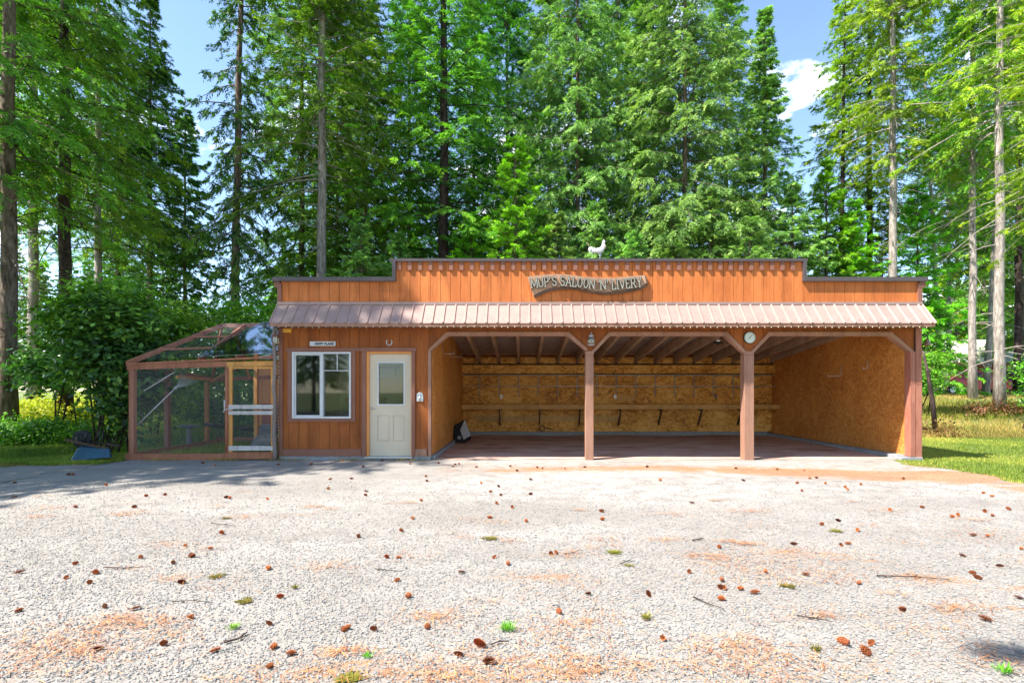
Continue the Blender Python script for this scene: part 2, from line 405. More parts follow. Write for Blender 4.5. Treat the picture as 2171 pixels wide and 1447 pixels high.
lm = math_(nt, 'ADD', lit, math_(nt, 'MULTIPLY', al, .33))
lmask = ramp(nt, lm, [(.70, (0,0,0)), (.80, (1,1,1))])
litc = ramp(nt, n_b, [(.35, (.20,.08,.032)), (.5, (.37,.18,.085)), (.66, (.47,.28,.14))])
cc = mixc(nt, math_(nt, 'MULTIPLY', lmask, .85), cc, litc)
bw_ = math_(nt, 'ADD', math_(nt, 'MULTIPLY', v1.outputs['Distance'], -1.0), math_(nt, 'MULTIPLY', n_b, .5))
wv_ = noise(nt, tcn, .55, 5, .6, .5, (.6, 1.6, 1)); cc = mixc(nt, 1, cc, ramp(nt, wv_, [(.38, (.84,.815,.775)), (.60, (1.0,.98,.945))]), 'MULTIPLY')
finish(nt, cc, .85, 0, bw_, .55, .009, .3); M['gravel'] = m
us = np.linspace(0, 1, 260)**1.0; ys = np.concatenate([np.linspace(-14, 1.5, 14)[:-1], np.linspace(1.5, 11.06, 96)])
tt = (ys+14)/(11.06+14)
S, T = np.meshgrid(us, tt); Yp = -14 + 25.06*T
xl_ = -34.0
# columns packed into the visible middle
Sx = xl_ + (xr(Yp)-xl_)*(S**.55)
Yy = -14 + (yt(Sx)+14)*T
Z = gz(Sx, Yy) + .004 + .012*np.sin(Sx*1.3+2)*np.sin(Yy*1.1)*(Yy < 10.5) 
fine_a = np.clip(sstep(-3, 1, Sx)*sstep(6.3, 8.0, Yy)*(1-.3*sstep(10.3, 10.9, Yy)) + .35 + .35*np.exp(-((Yy-5.3-.12*Sx)/.35)**2) + .35*np.exp(-((Yy-6.9-.12*Sx)/.35)**2), 0, 1)
band = np.exp(-((Yy-(9.75-.10*(Sx-1)*sstep(4,6,Sx)))/.42)**2)*sstep(-1.9, .2, Sx)
pk = 0
for (cx, cy, rx, ry, a) in [(3.2,3.9,.9,.4,.4),(2.4,4.6,.8,.3,.5),(-2.6,2.9,.5,.18,.36),(-1.0,2.75,1.2,.2,.4),(0.3,2.7,.8,.15,.3),(.1,4.1,.5,.12,.7),(3.0,3.3,1.2,.3,.35),(4.6,4.6,.8,.15,.6),(6.4,8.6,1.4,.35,.9),(4.6,9.2,1.2,.4,.8),(-4.0,7.6,1.0,.15,.35),(1.6,2.7,1.5,.3,.3),(7.3,7.6,.6,1.2,.7)]:
    pk = pk + a*np.exp(-((Sx-cx)/rx)**2-((Yy-cy)/ry)**2)
litter_a = np.clip(band*.78 + pk + .05, 0, 1.1)
o = put('gravel_drive', gridmesh('gravel_drive', Sx, Yy, Z, M['gravel'], {'fine': fine_a.ravel(), 'litter': litter_a.ravel()})); tag(o, kind='structure')
def grz(x, y): return gzf(x, y) + .006 + .012*math.sin(x*1.3+2)*math.sin(y*1.1)*(y < 10.5)

# dirt floor under the roof
m, nt = newmat('dirt_floor'); tcn = N(nt, 'ShaderNodeTexCoord').outputs['Object']
a_ = noise(nt, tcn, 1.6, 7, .68, .5, (.6, 1.2, 1)); b_ = noise(nt, tcn, 45, 5, .8)
c = ramp(nt, math_(nt, 'MULTIPLY_ADD', a_, .6, math_(nt, 'MULTIPLY', b_, .4)), [(.36, (.36,.17,.10)), (.47, (.52,.32,.24)), (.58, (.62,.46,.38)), (.68, (.70,.58,.52))])
dk = ramp(nt, noise(nt, tcn, .8, 4, .6, .5, (.5, 2, 1)), [(.60, (1,1,1)), (.66, (.35,.3,.28))])
finish(nt, mixc(nt, 1, c, dk, 'MULTIPLY'), .95, 0, b_, .7, .012); M['dirt'] = m
X2, Y2 = np.meshgrid(np.linspace(-1.86, 7.95, 70), np.linspace(11.05, 17.06, 40))
o = put('dirt_floor', gridmesh('dirt_floor', X2, Y2, .012 + .012*np.sin(X2*1.7)*np.sin(Y2*1.4), M['dirt'])); tag(o, kind='structure')

# ================================================================ BUILDING
B = thing('carport_building', (1.6, 11, 0), 'orange stained false front building with pink metal awning, cream door and three open bays', 'building')
XL, XR = -4.93, 8.125
ZP = 3.20           # foot of the parapet / top of awning
def strips(mb, x0, x1, zb, zt, y0, y1, step=.206, gap=.007, brk=()):
    """vertical boards; zb and zt are functions of x"""
    k0 = math.floor(x0/step)
    xs = sorted(set([x0, x1] + [k*step for k in range(k0, int(x1/step)+2) if x0 < k*step < x1] + [b for b in brk if x0 < b < x1]))
    for a, b in zip(xs, xs[1:]):
        if b-a < .004: continue
        ga = gap/2 if abs(a/step-round(a/step)) < 1e-4 else 0
        gb = gap/2 if abs(b/step-round(b/step)) < 1e-4 else 0
        e = 1e-5
        p = [(a+ga, zb(a+e)), (b-gb, zb(b-e)), (b-gb, zt(b-e)), (a+ga, zt(a+e))]
        if p[3][1]-p[0][1] < .003 and p[2][1]-p[1][1] < .003: continue
        mb.prism(p, y0, y1)
# parapet
xa, xb = wx(837), wx(1703)
ztf = lambda x: wz(551)-.02 if xa < x < xb else wz(592)
mb = MB(); strips(mb, XL+.03, XR-.03, lambda x: ZP-.08, ztf, 11.0, 11.02, brk=(xa, xb))
bk = MB(); bk.box(XL+.03, XR-.03, 11.022, 11.12, ZP-.1, wz(592)-.003); bk.box(xa+.002, xb-.002, 11.022, 11.12, wz(592)-.002, wz(551)-.023)
par = mb.build('parapet_boards', M['siding'], B)
bk.build('parapet_backing', M['darkwood'], B)
cp = MB(); zt1 = wz(549); zt0 = wz(588)
cp.box(xa-.09, xb+.06, 10.938, 11.17, zt1-.055, zt1)
cp.box(XL-.12, xa+.03, 10.93, 11.16, zt0-.085, zt0)
cp.box(xb-.03, XR+.12, 10.93, 11.16, zt0-.085, zt0)
cp.box(xa-.04, xa+.03, 10.935, 11.155, zt0+.001, zt1-.057)
cp.box(xb-.03, xb+.04, 10.935, 11.155, zt0+.001, zt1-.057)
cp.build('parapet_cap', M['cap'], B)
tr = MB()
for s, xe in ((1, XL), (-1, XR)):
    tr = MB()
    tr.box(min(xe-s*.03, xe+s*.055), max(xe-s*.03, xe+s*.055), 10.965, 11.13, ZP-.06, zt0-.21)
    tr.box(min(xe-s*.09, xe+s*.055), max(xe-s*.09, xe+s*.055), 10.96, 11.14, zt0-.207, zt0-.125)
    tr.box(min(xe-s*.09, xe+s*.015), max(xe-s*.09, xe+s*.015), 10.962, 11.135, zt0-.124, zt0-.088)
    tr.build('parapet_trim', M['trim'], B)
n = 0; x = xa+.10
blk = None
while x < xb-.06:
    mb = MB(); mb.box(x-.040, x+.040, 10.962, 10.998, wz(573), zt1-.058)
    if blk is None:
        blk = mb.build('dentil_block', M['trim'], B); x0b = x
    else:
        o = blk.copy(); col.objects.link(o); o.parent = B; o.location = (blk.location.x+x-x0b, blk.location.y, blk.location.z); OFF[o.name] = OFF[B.name]
    x += .2105
# awning
AY0, AY1 = 10.64, 10.985; AZ0, AZ1 = 2.775, 3.165
axl0, axl1 = -4.96, 8.16
rf = MB(); d = Vector((0, AY1-AY0, AZ1-AZ0)); nrm = Vector((0, -(AZ1-AZ0), AY1-AY0)).normalized()
def aw(x, t, h): p = Vector((x, AY0, AZ0))+d*t+nrm*h; return p
# ribbed profile across x
prof = []; x = axl0; pitch = .2135; k = 0
while x < axl1-.01:
    x2 = min(x+pitch, axl1)
    prof += [(x, .028), (x+.016, .028), (x+.034, .004), (x2-.018, .004)]
    x = x2
prof += [(axl1, .028)]
vv = []; ff = []
for xx, h in prof:
    for t in (-.10, 1.0): vv.append(aw(xx, t, h)); vv.append(aw(xx, t, h-.003))
for i in range(len(prof)-1):
    a = i*4; b = a+4
    ff += [(a, b, b+2, a+2), (a+1, a+3, b+3, b+1), (a, a+1, b+1, b), (a+2, b+2, b+3, a+3)]
rf.add(vv, ff); rfo = rf.build('awning_roof', M['roofmetal'], B)
x = axl0+.12
while x < axl1:
    p = aw(x, .10, .006); sc_ = MB(); sc_.lathe((p.x, p.y, p.z), [(.008, -.004), (.008, .004)], 6); sc_.build('screw', M['cap'], rfo)
    x += pitch
fl = MB(); fl.bar((axl0, 10.975, 3.19), (axl1, 10.975, 3.19), .03, .055); fl.build('awning_flashing', M['roofmetal'], B)
fa = MB(); fa.box(axl0+.015, axl1-.015, 10.615, 10.655, 2.675, 2.757)
fa.build('awning_fascia', M['post'], B)
sf = MB(); sf.box(axl0+.02, axl1-.02, 10.657, 10.995, 2.69, 2.705)
sf.build('awning_soffit', M['trim'], B)
for xe in (axl0+.025, axl1-.045):
    se = MB(); se.add([(xe, 10.66, 2.707), (xe, 10.995, 2.707), (xe, 10.995, 3.12), (xe+.02, 10.66, 2.707), (xe+.02, 10.995, 2.707), (xe+.02, 10.995, 3.12)], [(0,1,2),(3,5,4),(0,3,4,1),(1,4,5,2),(2,5,3,0)])
    se.build('awning_end', M['trim'], B)

# front wall boards under the awning
HZ = 2.53
op = [(wx(914), wx(1241), wx(950), wx(1203), wz(743)), (wx(1258), wx(1576), wx(1294), wx(1537), wz(748)), (wx(1597), wx(1930), wx(1632), wx(1885), wz(747))]
def arch(x, grow=0.0):
    for (l, r, cl, cr_, zc) in op:
        l2, r2 = l-grow, r+grow
        if l2 <= x <= r2:
            hz = HZ+grow
            if x < cl: return zc + (hz-zc)*(x-l2)/(cl-l2)
            if x > cr_: return zc + (hz-zc)*(r2-x)/(r2-cr_)
            return hz
    return wz(748)
G = .04
WX = (wx(621), wx(745)); WZ = (wz(886), wz(746))
DX = (wx(777), wx(873)); DZ = (wz(963), wz(745))
def zb1(x): return arch(x, G) if x > op[0][0]-G else .09
mb = MB()
strips(mb, XL+.02, WX[0], lambda x: .09, lambda x: 2.70, 11.0, 11.015)
strips(mb, WX[0], WX[1], lambda x: .09, lambda x: WZ[0], 11.0, 11.015)
strips(mb, WX[0], WX[1], lambda x: WZ[1], lambda x: 2.70, 11.0, 11.015)
strips(mb, WX[1], DX[0], lambda x: .09, lambda x: 2.70, 11.0, 11.015)
strips(mb, DX[0], DX[1], lambda x: DZ[1], lambda x: 2.70, 11.0, 11.015)
strips(mb, DX[1], op[0][0]-.03, lambda x: .09, lambda x: 2.70, 11.0, 11.015)
br = [v for q in op for v in (q[0]-G, q[1]+G, q[2], q[3])]
strips(mb, op[0][0]-.03, XR-.03, zb1, lambda x: 2.70, 11.0, 11.015, brk=br)
mb.build('front_wall_boards', M['siding_shade'], B)
bk = MB()
def seg(a, b, zb, zt): bk.box(a, b, 11.017, 11.11, zb, zt)
seg(XL+.02, WX[0]-.002, .1, 2.695); seg(WX[0]-.001, WX[1]+.001, .1, WZ[0]-.002); seg(WX[0]-.001, WX[1]+.001, WZ[1]+.002, 2.695)
seg(WX[1]+.002, DX[0]-.002, .1, 2.695); seg(DX[0]-.001, DX[1]+.001, DZ[1]+.002, 2.695); seg(DX[1]+.002, op[0][0]-.031, .1, 2.695)
strips(bk, op[0][0]-.03, XR-.03, lambda x: arch(x, .045), lambda x: 2.695, 11.017, 11.11, gap=0, brk=br)
bk.box(XL+.02, XR-.03, 11.017, 11.11, 2.697, ZP-.102)
bk.build('wall_framing', M['rafter'], B)
# opening casings
for i, (l, r, cl, cr_, zc) in enumerate(op):
    mb = MB(); t = .078; zend = .085 if i == 0 else zc-.002
    outer = [(l-t*.75, zc+.02), (cl-.03, HZ+t), (cr_+.03, HZ+t), (r+t*.75, zc+.02)]
    inner = [(l, zc), (cl, HZ), (cr_, HZ), (r, zc)]
    for k in range(3):
        mb.prism([inner[k], inner[k+1], outer[k+1], outer[k]], 10.965, 11.125)
    if i == 0: mb.box(l-t*.75, l, 10.965, 11.125, .085, zc+.005)
    mb.build('opening_casing', M['post'], B)
# V shoulder between casings over the posts, then the posts
pa = (wx(1241), wx(1258)); pb = (wx(1576), wx(1597))
for (a, b), zc in ((pa, op[0][4]), (pb, op[1][4])):
    mb = MB(); mb.box(a-.001, b+.001, 10.967, 11.123, wz(750)-.02, wz(744)); mb.build('post_head', M['post'], B)
    mb = MB(); mb.box(a, b, 10.96, 10.96+(b-a), -.03, wz(750)-.022); mb.build('post', M['post'], B, bevel=.008)
# right corner
mb = MB(); mb.box(wx(1927), wx(1937.5), 10.95, 11.13, wz(967), wz(745)); mb.box(wx(1939), wx(1951.5), 10.955, 11.13, wz(967)-.02, 2.69); mb.build('corner_trim', M['cornerpaint'], B, bevel=.004)
mb = MB(); mb.box(wx(1937.4), wx(1939.2), 10.97, 11.13, wz(967), 2.69); mb.build('corner_backing', M['darkwood'], B)
# left corner, base and casings
mb = MB()
mb.box(XL-.01, XL+.075, 10.966, 11.12, .085, 2.685); mb.build('corner_trim', M['trim'], B); mb = MB()
mb.box(wx(606), wx(768), 10.97, 10.998, wz(744), wz(737)-.003)
mb.box(wx(611), WX[0]-.004, 10.972, 10.998, wz(893), wz(744)-.003)
mb.box(WX[1]+.004, wx(754), 10.972, 10.998, wz(893), wz(744)-.003)
mb.box(WX[0]-.003, WX[1]+.003, 10.97, 10.998, wz(893), WZ[0]-.004)
mb.box(WX[0]-.003, WX[1]+.003, 10.972, 10.998, WZ[1]+.002, wz(744)-.003)
mb.build('window_casing', M['trim'], B)
mb = MB(); mb.box(XL+.08, wx(767), 10.965, 10.998, .085, wz(951)); mb.build('base_trim', M['trim'], B)
mb = MB(); mb.box(wx(881), wx(905), 10.967, 10.998, .085, wz(951)); mb.build('base_trim', M['post'], B)
mb = MB()
mb.box(wx(768), DX[0]-.002, 10.962, 11.0, .075, wz(745))
mb.box(DX[1]+.002, wx(880), 10.962, 11.0, .075, wz(745))
mb.box(wx(766), wx(883), 10.958, 11.0, wz(745)+.003, wz(737))
mb.build('door_casing', M['trim'], B)
mb = MB()
mb.box(DX[0], DX[0]+.045, 10.995, 11.12, .075, DZ[1]-.04); mb.box(DX[0], DX[1], 10.993, 11.12, DZ[1]-.038, DZ[1]-.001)
mb.box(DX[1]-.012, DX[1], 10.997, 11.12, .075, DZ[1]-.04)
mb.build('door_jamb', M['jamb'], B)
mb = MB(); mb.box(DX[0]-.03, DX[1]+.01, 10.93, 11.12, .045, .073); mb.build('threshold', M['steel'], B)
# door
dx0, dx1, dz0, dz1 = DX[0]+.048, DX[1]-.014, .078, DZ[1]-.042
gx0, gx1, gz0, gz1 = wx(801), wx(855.5), wz(857), wz(768)
yd = 11.045
db = MB()
db.box(dx0, gx0, yd, yd+.04, gz0, gz1); db.box(gx1, dx1, yd, yd+.04, gz0, gz1); db.box(dx0, dx1, yd, yd+.04, gz1, dz1)
# raised panels below the glass: recessed field built as a ring of slopes
pz0, pz1 = wz(936), wz(880)
pp = [(wx(799), wx(825)), (wx(832), wx(857))]
xs_ = [dx0, pp[0][0], pp[0][1], pp[1][0], pp[1][1], dx1]
db.box(dx0, dx1, yd, yd+.04, dz0, pz0); db.box(dx0, dx1, yd, yd+.04, pz1, gz0)
for a, b in ((0, 1), (2, 3), (4, 5)): db.box(xs_[a], xs_[b], yd, yd+.04, pz0, pz1)
for a, b in pp:
    db.box(a, b, yd+.014, yd+.038, pz0, pz1)
    i_ = .035; v = [(a, yd+.013, pz0), (b, yd+.013, pz0), (b, yd+.013, pz1), (a, yd+.013, pz1), (a+i_, yd+.003, pz0+i_), (b-i_, yd+.003, pz0+i_), (b-i_, yd+.003, pz1-i_), (a+i_, yd+.003, pz1-i_)]
    db.add(v, [(0,1,5,4),(1,2,6,5),(2,3,7,6),(3,0,4,7),(4,5,6,7)])
door = db.build('door', M['door'], B)
gf = MB(); e = .018
for a, b, c_, d_ in ((gx0-e, gx0+.008, gz0-e, gz1+e), (gx1-.008, gx1+e, gz0-e, gz1+e), (gx0+.008, gx1-.008, gz0-e, gz0+.008), (gx0+.008, gx1-.008, gz1-.008, gz1+e)):
    gf.box(a, b, yd-.010, yd-.001, c_, d_)
gf.build('glazing_bead', M['white'], door)
g = MB(); g.box(gx0+.001, gx1-.001, yd+.015, yd+.019, gz0+.001, gz1-.001); g.build('pane', M['glass'], door)
h = MB(); hx, hz_ = dx0+.055, wz(865)
h.lathe((hx, yd-.012, hz_), [(.030, .012), (.030, .004), (.012, 0), (.012, -.03)], 16, axis='y'); h.tube([(hx, yd-.045, hz_), (hx+.03, yd-.05, hz_+.002), (hx+.10, yd-.045, hz_-.006)], [.011, .010, .007], 8)
h.build('handle', M['chrome'], door)
# window
def frame(mb, x0, x1, z0, z1, t, y0, y1):
    mb.box(x0, x0+t, y0, y1, z0, z1); mb.box(x1-t, x1, y0, y1, z0, z1)
    mb.box(x0+t, x1-t, y0, y1, z0, z0+t); mb.box(x0+t, x1-t, y0, y1, z1-t, z1)
wf = MB(); frame(wf, WX[0], WX[1], WZ[0], WZ[1], .035, 10.955, 11.10)
wmid = wx(683.5)
wf.box(wmid-.02, wmid+.02, 10.965, 11.09, WZ[0]+.035, WZ[1]-.035)
win = wf.build('window', M['white'], B)
sf_ = MB(); frame(sf_, WX[0]+.037, wmid-.022, WZ[0]+.037, WZ[1]-.037, .028, 10.985, 11.03)
zmun = wz(785)
sf_.box((WX[0]+wmid)/2-.006, (WX[0]+wmid)/2+.006, 11.018, 11.028, zmun+.006, WZ[1]-.066); sf_.box(WX[0]+.066, wmid-.051, 11.017, 11.029, zmun-.006, zmun+.005)
sf_.build('sliding_sash', M['white'], win)
mu_ = MB(); xm = (wmid+WX[1])/2; mu_.box(xm-.008, xm+.008, 11.015, 11.028, zmun+.009, WZ[1]-.036); mu_.box(wmid+.021, WX[1]-.036, 11.014, 11.029, zmun-.008, zmun+.008)
mu_.build('muntin', M['white'], win)
g = MB(); g.box(WX[0]+.064, wmid-.049, 11.006, 11.009, WZ[0]+.064, WZ[1]-.064); g.build('insect_screen', M['screen'], win)
g = MB(); g.box(wmid+.021, WX[1]-.036, 11.036, 11.040, WZ[0]+.036, WZ[1]-.036); g.build('pane', M['glass'], win)
# plinth of left wing
mb = MB(); mb.box(XL, op[0][0]-.01, 10.985, 11.12, -.05, .083); mb.build('foundation', M['concrete'], B)

# carcass: outer walls, roof, room behind the window
YB = 17.06
mb = MB()
mb.box(XL, XL+.09, 11.123, YB+.1, -.05, 2.6)
mb.box(XR-.09, XR, 11.135, YB+.1, .0, 2.6)
for xe in (XL+.045, XR-.045):
    mb.add([(xe-.044, 11.125, 2.6), (xe-.044, YB+.1, 2.6), (xe-.044, 11.125, 3.22), (xe+.044, 11.125, 2.6), (xe+.044, YB+.1, 2.6), (xe+.044, 11.125, 3.22)], [(0,1,2),(3,5,4),(0,3,4,1),(1,4,5,2),(2,5,3,0)])
mb.box(XL+.091, XR-.091, YB+.03, YB+.1, 0, 2.6)
mb.build('outer_wall', M['siding_shade'], B)
def roofz(y): return 3.26 - (y-11.1)*.115
mb = MB(); mb.add([(XL-.05, 11.125, roofz(11.1)), (XR+.05, 11.125, roofz(11.1)), (XR+.05, YB+.4, roofz(YB+.4)), (XL-.05, YB+.4, roofz(YB+.4))] +
    [(XL-.05, 11.125, roofz(11.1)+.03), (XR+.05, 11.125, roofz(11.1)+.03), (XR+.05, YB+.4, roofz(YB+.4)+.03), (XL-.05, YB+.4, roofz(YB+.4)+.03)],
    [(0,1,2,3),(7,6,5,4),(0,4,5,1),(1,5,6,2),(2,6,7,3),(3,7,4,0)])
mb.build('roof', M['deck'], B)
# bay walls in strand board
WL, WR = -1.84, 7.93
mb = MB(); mb.box(WL-.10, WL, 11.126, YB, .09, 2.62)
mb.add([(WL-.10, 11.126, 2.62), (WL-.10, YB, 2.62), (WL-.10, 11.126, 3.2), (WL, 11.126, 2.62), (WL, YB, 2.62), (WL, 11.126, 3.2)], [(0,1,2),(3,5,4),(0,3,4,1),(1,4,5,2),(2,5,3,0)])
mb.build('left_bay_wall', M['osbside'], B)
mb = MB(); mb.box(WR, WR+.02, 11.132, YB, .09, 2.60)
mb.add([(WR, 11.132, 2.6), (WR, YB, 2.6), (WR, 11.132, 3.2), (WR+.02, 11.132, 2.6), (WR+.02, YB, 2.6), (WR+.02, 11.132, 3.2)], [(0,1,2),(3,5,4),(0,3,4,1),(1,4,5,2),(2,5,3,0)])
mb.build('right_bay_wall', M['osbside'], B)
# back wall: sheets with seams, upper strip, plate gap
zs = lambda py: wz(py, YB)
mb = MB()
def sheet(x0, x1, z0, z1, y=YB, t=.015): mb.box(x0, x1, y-t, y, z0, z1)
xx = WL+.002; k = 0
while xx < WR-.01:
    x2 = min(xx+1.22, WR-.002)
    sheet(xx, x2-.004, .13, zs(858)-.002); sheet(xx, x2-.004, zs(858)+.002, zs(794))
    xx = x2
mb.box(WL+.002, WR-.002, YB-.20, YB, zs(792)+.003, zs(774))
mb.build('back_wall', M['osb'], B)
mb = MB(); mb.box(WL, WR, YB+.001, YB+.012, .1, zs(757)); mb.box(WL, WR, YB-.07, YB, zs(773)+.002, zs(771)); mb.build('back_wall_framing', M['darkwood'], B)
mb = MB(); mb.box(WL, WR, YB-.03, YB, zs(751), zs(743)); mb.build('top_plate', M['shelf'], B)
mb = MB(); mb.box(wx(1008, YB), wx(1310, YB), YB-.05, YB-.0155, zs(893), zs(880)); mb.build('ledger_board', M['shelf'], B)
# kerbs
mb = MB(); mb.box(WL-.09, WL+.07, 11.13, YB, -.04, .088); mb.build('kerb', M['concrete'], B, bevel=.008)
mb = MB(); mb.box(WR-.17, XR-.0, 11.135, YB, -.04, .088); mb.box(WR-.23, XR+.02, 10.93, 11.133, -.06, .065); mb.build('kerb', M['concrete'], B, bevel=.01)
mb = MB(); mb.box(WL+.072, WR-.172, YB-.06, YB, -.04, .128); mb.build('kerb', M['concrete'], B, bevel=.008)
# rafters and blocking
x = wx(1017, YB) - .615; first = None
def rb(y): return 2.98-(y-11.1)*.115
while x < WR+.02:
    xc = min(x, WR-.05)
    mb = MB(); y0, y1 = 11.13, YB-.001
    for_y = [(xc-.045, y) for y in ()]
    v = [(xx_, y, z) for xx_ in (xc-.04, xc+.04) for y, z in ((y0, rb(y0)), (y1, rb(y1)), (y1, roofz(y1)-.012), (y0, roofz(y0)-.012))]
    mb.add(v, [(0,1,2,3),(7,6,5,4),(0,4,5,1),(1,5,6,2),(2,6,7,3),(3,7,4,0)])
    if x > WL+.06: mb.build('rafter', M['rafter'], B)
    x += .615
mb = MB(); x = wx(1017, YB)-.615
while x < WR-.1:
    mb.box(max(x+.045, WL+.003), min(x+.57, WR-.003), YB-.02, YB-.001, zs(770), zs(757)); x += .615
mb.build('blocking', M['osb'], B)
# wall shelf rails with standards
sh = MB(); z1, z2 = wz(795, 16.62), wz(818, 16.62)
for z in (z1, z2):
    sh.tube([(wx(981, 16.62), 16.62, z), (WR-.1, 16.62, z)], .012, 6)
sh.build('shelf_rail', M['rail'], B)
k = 0; x = wx(1017, YB)
while x < WR-.05:
    mb = MB(); mb.box(x-.012, x+.012, YB-.035, YB-.0155, wz(840, YB), z1+.02)
    for z in (z1, z2): mb.box(x-.007, x+.007, 16.60, YB-.036, z-.035, z-.012)
    mb.build('shelf_bracket', M['counter'], B); x += .6155
# bench
zb_, ztb = wz(867, 16.56), wz(857, 16.56)
mb = MB(); mb.box(WL+.01, wx(1139, 16.56)-.003, 16.56, YB-.016, zb_, ztb-.004); mb.box(wx(1139, 16.56), wx(1478, 16.56), 16.55, YB-.016, zb_+.004, ztb); mb.box(wx(1478, 16.56)+.003, WR-.005, 16.56, YB-.016, zb_+.006, ztb)
mb.build('bench_top', M['shelf'], B)
for px in (1060, 1143, 1227, 1311, 1395, 1479, 1562):
    x = wx(px, YB); mb = MB()
    mb.bar((x, 16.66, zb_-.03), (x, YB-.05, zb_-.50), .04, .06, (0, -1, 0)); mb.box(x-.02, x+.02, 16.60, YB-.052, zb_-.045, zb_-.004)
    mb.build('bench_bracket', M['darkwood'], B)
# recess box, outlets
mb = MB(); frame(mb, wx(1308, YB), wx(1346, YB), zs(849), zs(837), .02, YB-.03, YB-.0155); mb.box(wx(1308, YB)+.02, wx(1346, YB)-.02, YB-.0175, YB-.0155, zs(849)+.02, zs(837)-.02); mb.build('recess_box', M['shelf'], B)
for px in (1063, 1304, 1517):
    x = wx(px, YB); mb = MB(); mb.box(x-.035, x+.035, YB-.045, YB-.0155, zs(844), zs(836)); 
    oo = mb.build('outlet_box', M['steel'] if px != 1517 else M['black'], B)
    m2 = MB(); m2.box(x-.012, x+.012, YB-.049, YB-.0455, zs(839.4), zs(837.5)); m2.box(x-.012, x+.012, YB-.049, YB-.0455, zs(842.6), zs(840.7)); m2.build('socket', M['black'] if px != 1517 else M['steel'], oo)

# little room
mb = MB(); RX0, RX1, RY = XL+.1, WL-.105, 14.3
mb.box(RX0, RX1, RY, RY+.05, .1, 2.66); mb.box(RX0, RX0+.02, 11.13, RY, .1, 2.66); mb.box(RX1-.02, RX1, 11.13, RY, .1, 2.66)
mb.box(RX0, RX1, 11.13, RY+.05, 2.665, 2.69)
mb.build('room_wall', M['wallpaint'], B)
mb = MB(); mb.box(RX0, RX1, 11.13, RY, .06, .095); mb.build('room_floor', M['counter'], B)
mb = MB(); mb.box(wx(640, 13), wx(664,13), 13.0, 13.5, .1, 2.6); mb.build('partition', M['barnred'], B)
mb = MB(); frame(mb, wx(790, RY), wx(848, RY), wz(801, RY), wz(771, RY), .05, RY-.04, RY-.001); 
iw = mb.build('room_window', M['white'], B)
mb = MB(); mb.box(wx(790, RY)+.05, wx(848, RY)-.05, RY-.02, RY-.015, wz(801, RY)+.05, wz(771, RY)-.05); mb.build('pane', M['screen'], iw)
# ================================================================ ROOM FURNITURE
t = thing('counter', (-3.9, 13.1, .095), 'grey topped counter with white cupboard standing inside the room behind the window', 'counter')
mb = MB(); mb.box(-4.2, -3.0, 12.75, 13.35, .86, .90); mb.build('top', M['counter'], t)
mb = MB(); mb.box(-4.15, -3.6, 12.78, 13.33, .095, .858); mb.build('cupboard', M['cabinet'], t)
mb = MB(); mb.box(-3.08, -3.03, 12.80, 13.33, .095, .858); mb.build('side_panel', M['cabinet'], t)
t = thing('flower_pot', (-4.05, 12.95, .9), 'dark pot of red flowers on the counter inside the window', 'flower pot')
mb = MB(); mb.lathe((-4.05, 12.95, .9), [(.07, 0), (.10, .16), (.11, .17)], 14); mb.build('pot', M['black'], t)
rng2 = random.Random(3)
fm = MB()
for i in range(34):
    a = rng2.random()*6.28; r = .15*math.sqrt(rng2.random()); z = 1.12+.10*rng2.random()
    c = Vector((-4.05+r*math.cos(a), 12.95+r*math.sin(a), z)); fm.lathe(c, [(.004, -.01), (.03, .0), (.018, .02)], 6)
    fm.tube([(-4.05, 12.95, 1.05), c], .004, 4)
fm.build('flowers', M['flower'], t)
t = thing('coffee_maker', (-3.35, 12.95, .9), 'black coffee maker on the counter inside the window, beside a yellow jar', 'coffee maker')
mb = MB(); mb.box(-3.43, -3.25, 12.85, 13.05, .9, .93); mb.box(-3.43, -3.25, 12.98, 13.05, .93, 1.22); mb.box(-3.43, -3.25, 12.84, 13.05, 1.15, 1.24); mb.build('body', M['black'], t, bevel=.01)
mb = MB(); mb.lathe((-3.34, 12.91, .932), [(.05, 0), (.065, .06), (.045, .13), (.05, .15)], 14); mb.build('jug', M['steel'], t)
t = thing('jar', (-3.65, 12.9, .9), 'tall yellow jar with dark lid on the counter inside the window', 'jar')
mb = MB(); mb.lathe((-3.65, 12.9, .9), [(.06, 0), (.065, .02), (.065, .2), (.05, .22)], 14); mb.build('glass', M['wallpaint'], t)
mb = MB(); mb.lathe((-3.65, 12.9, 1.121), [(.055, 0), (.055, .03)], 14); mb.build('lid', M['black'], t)

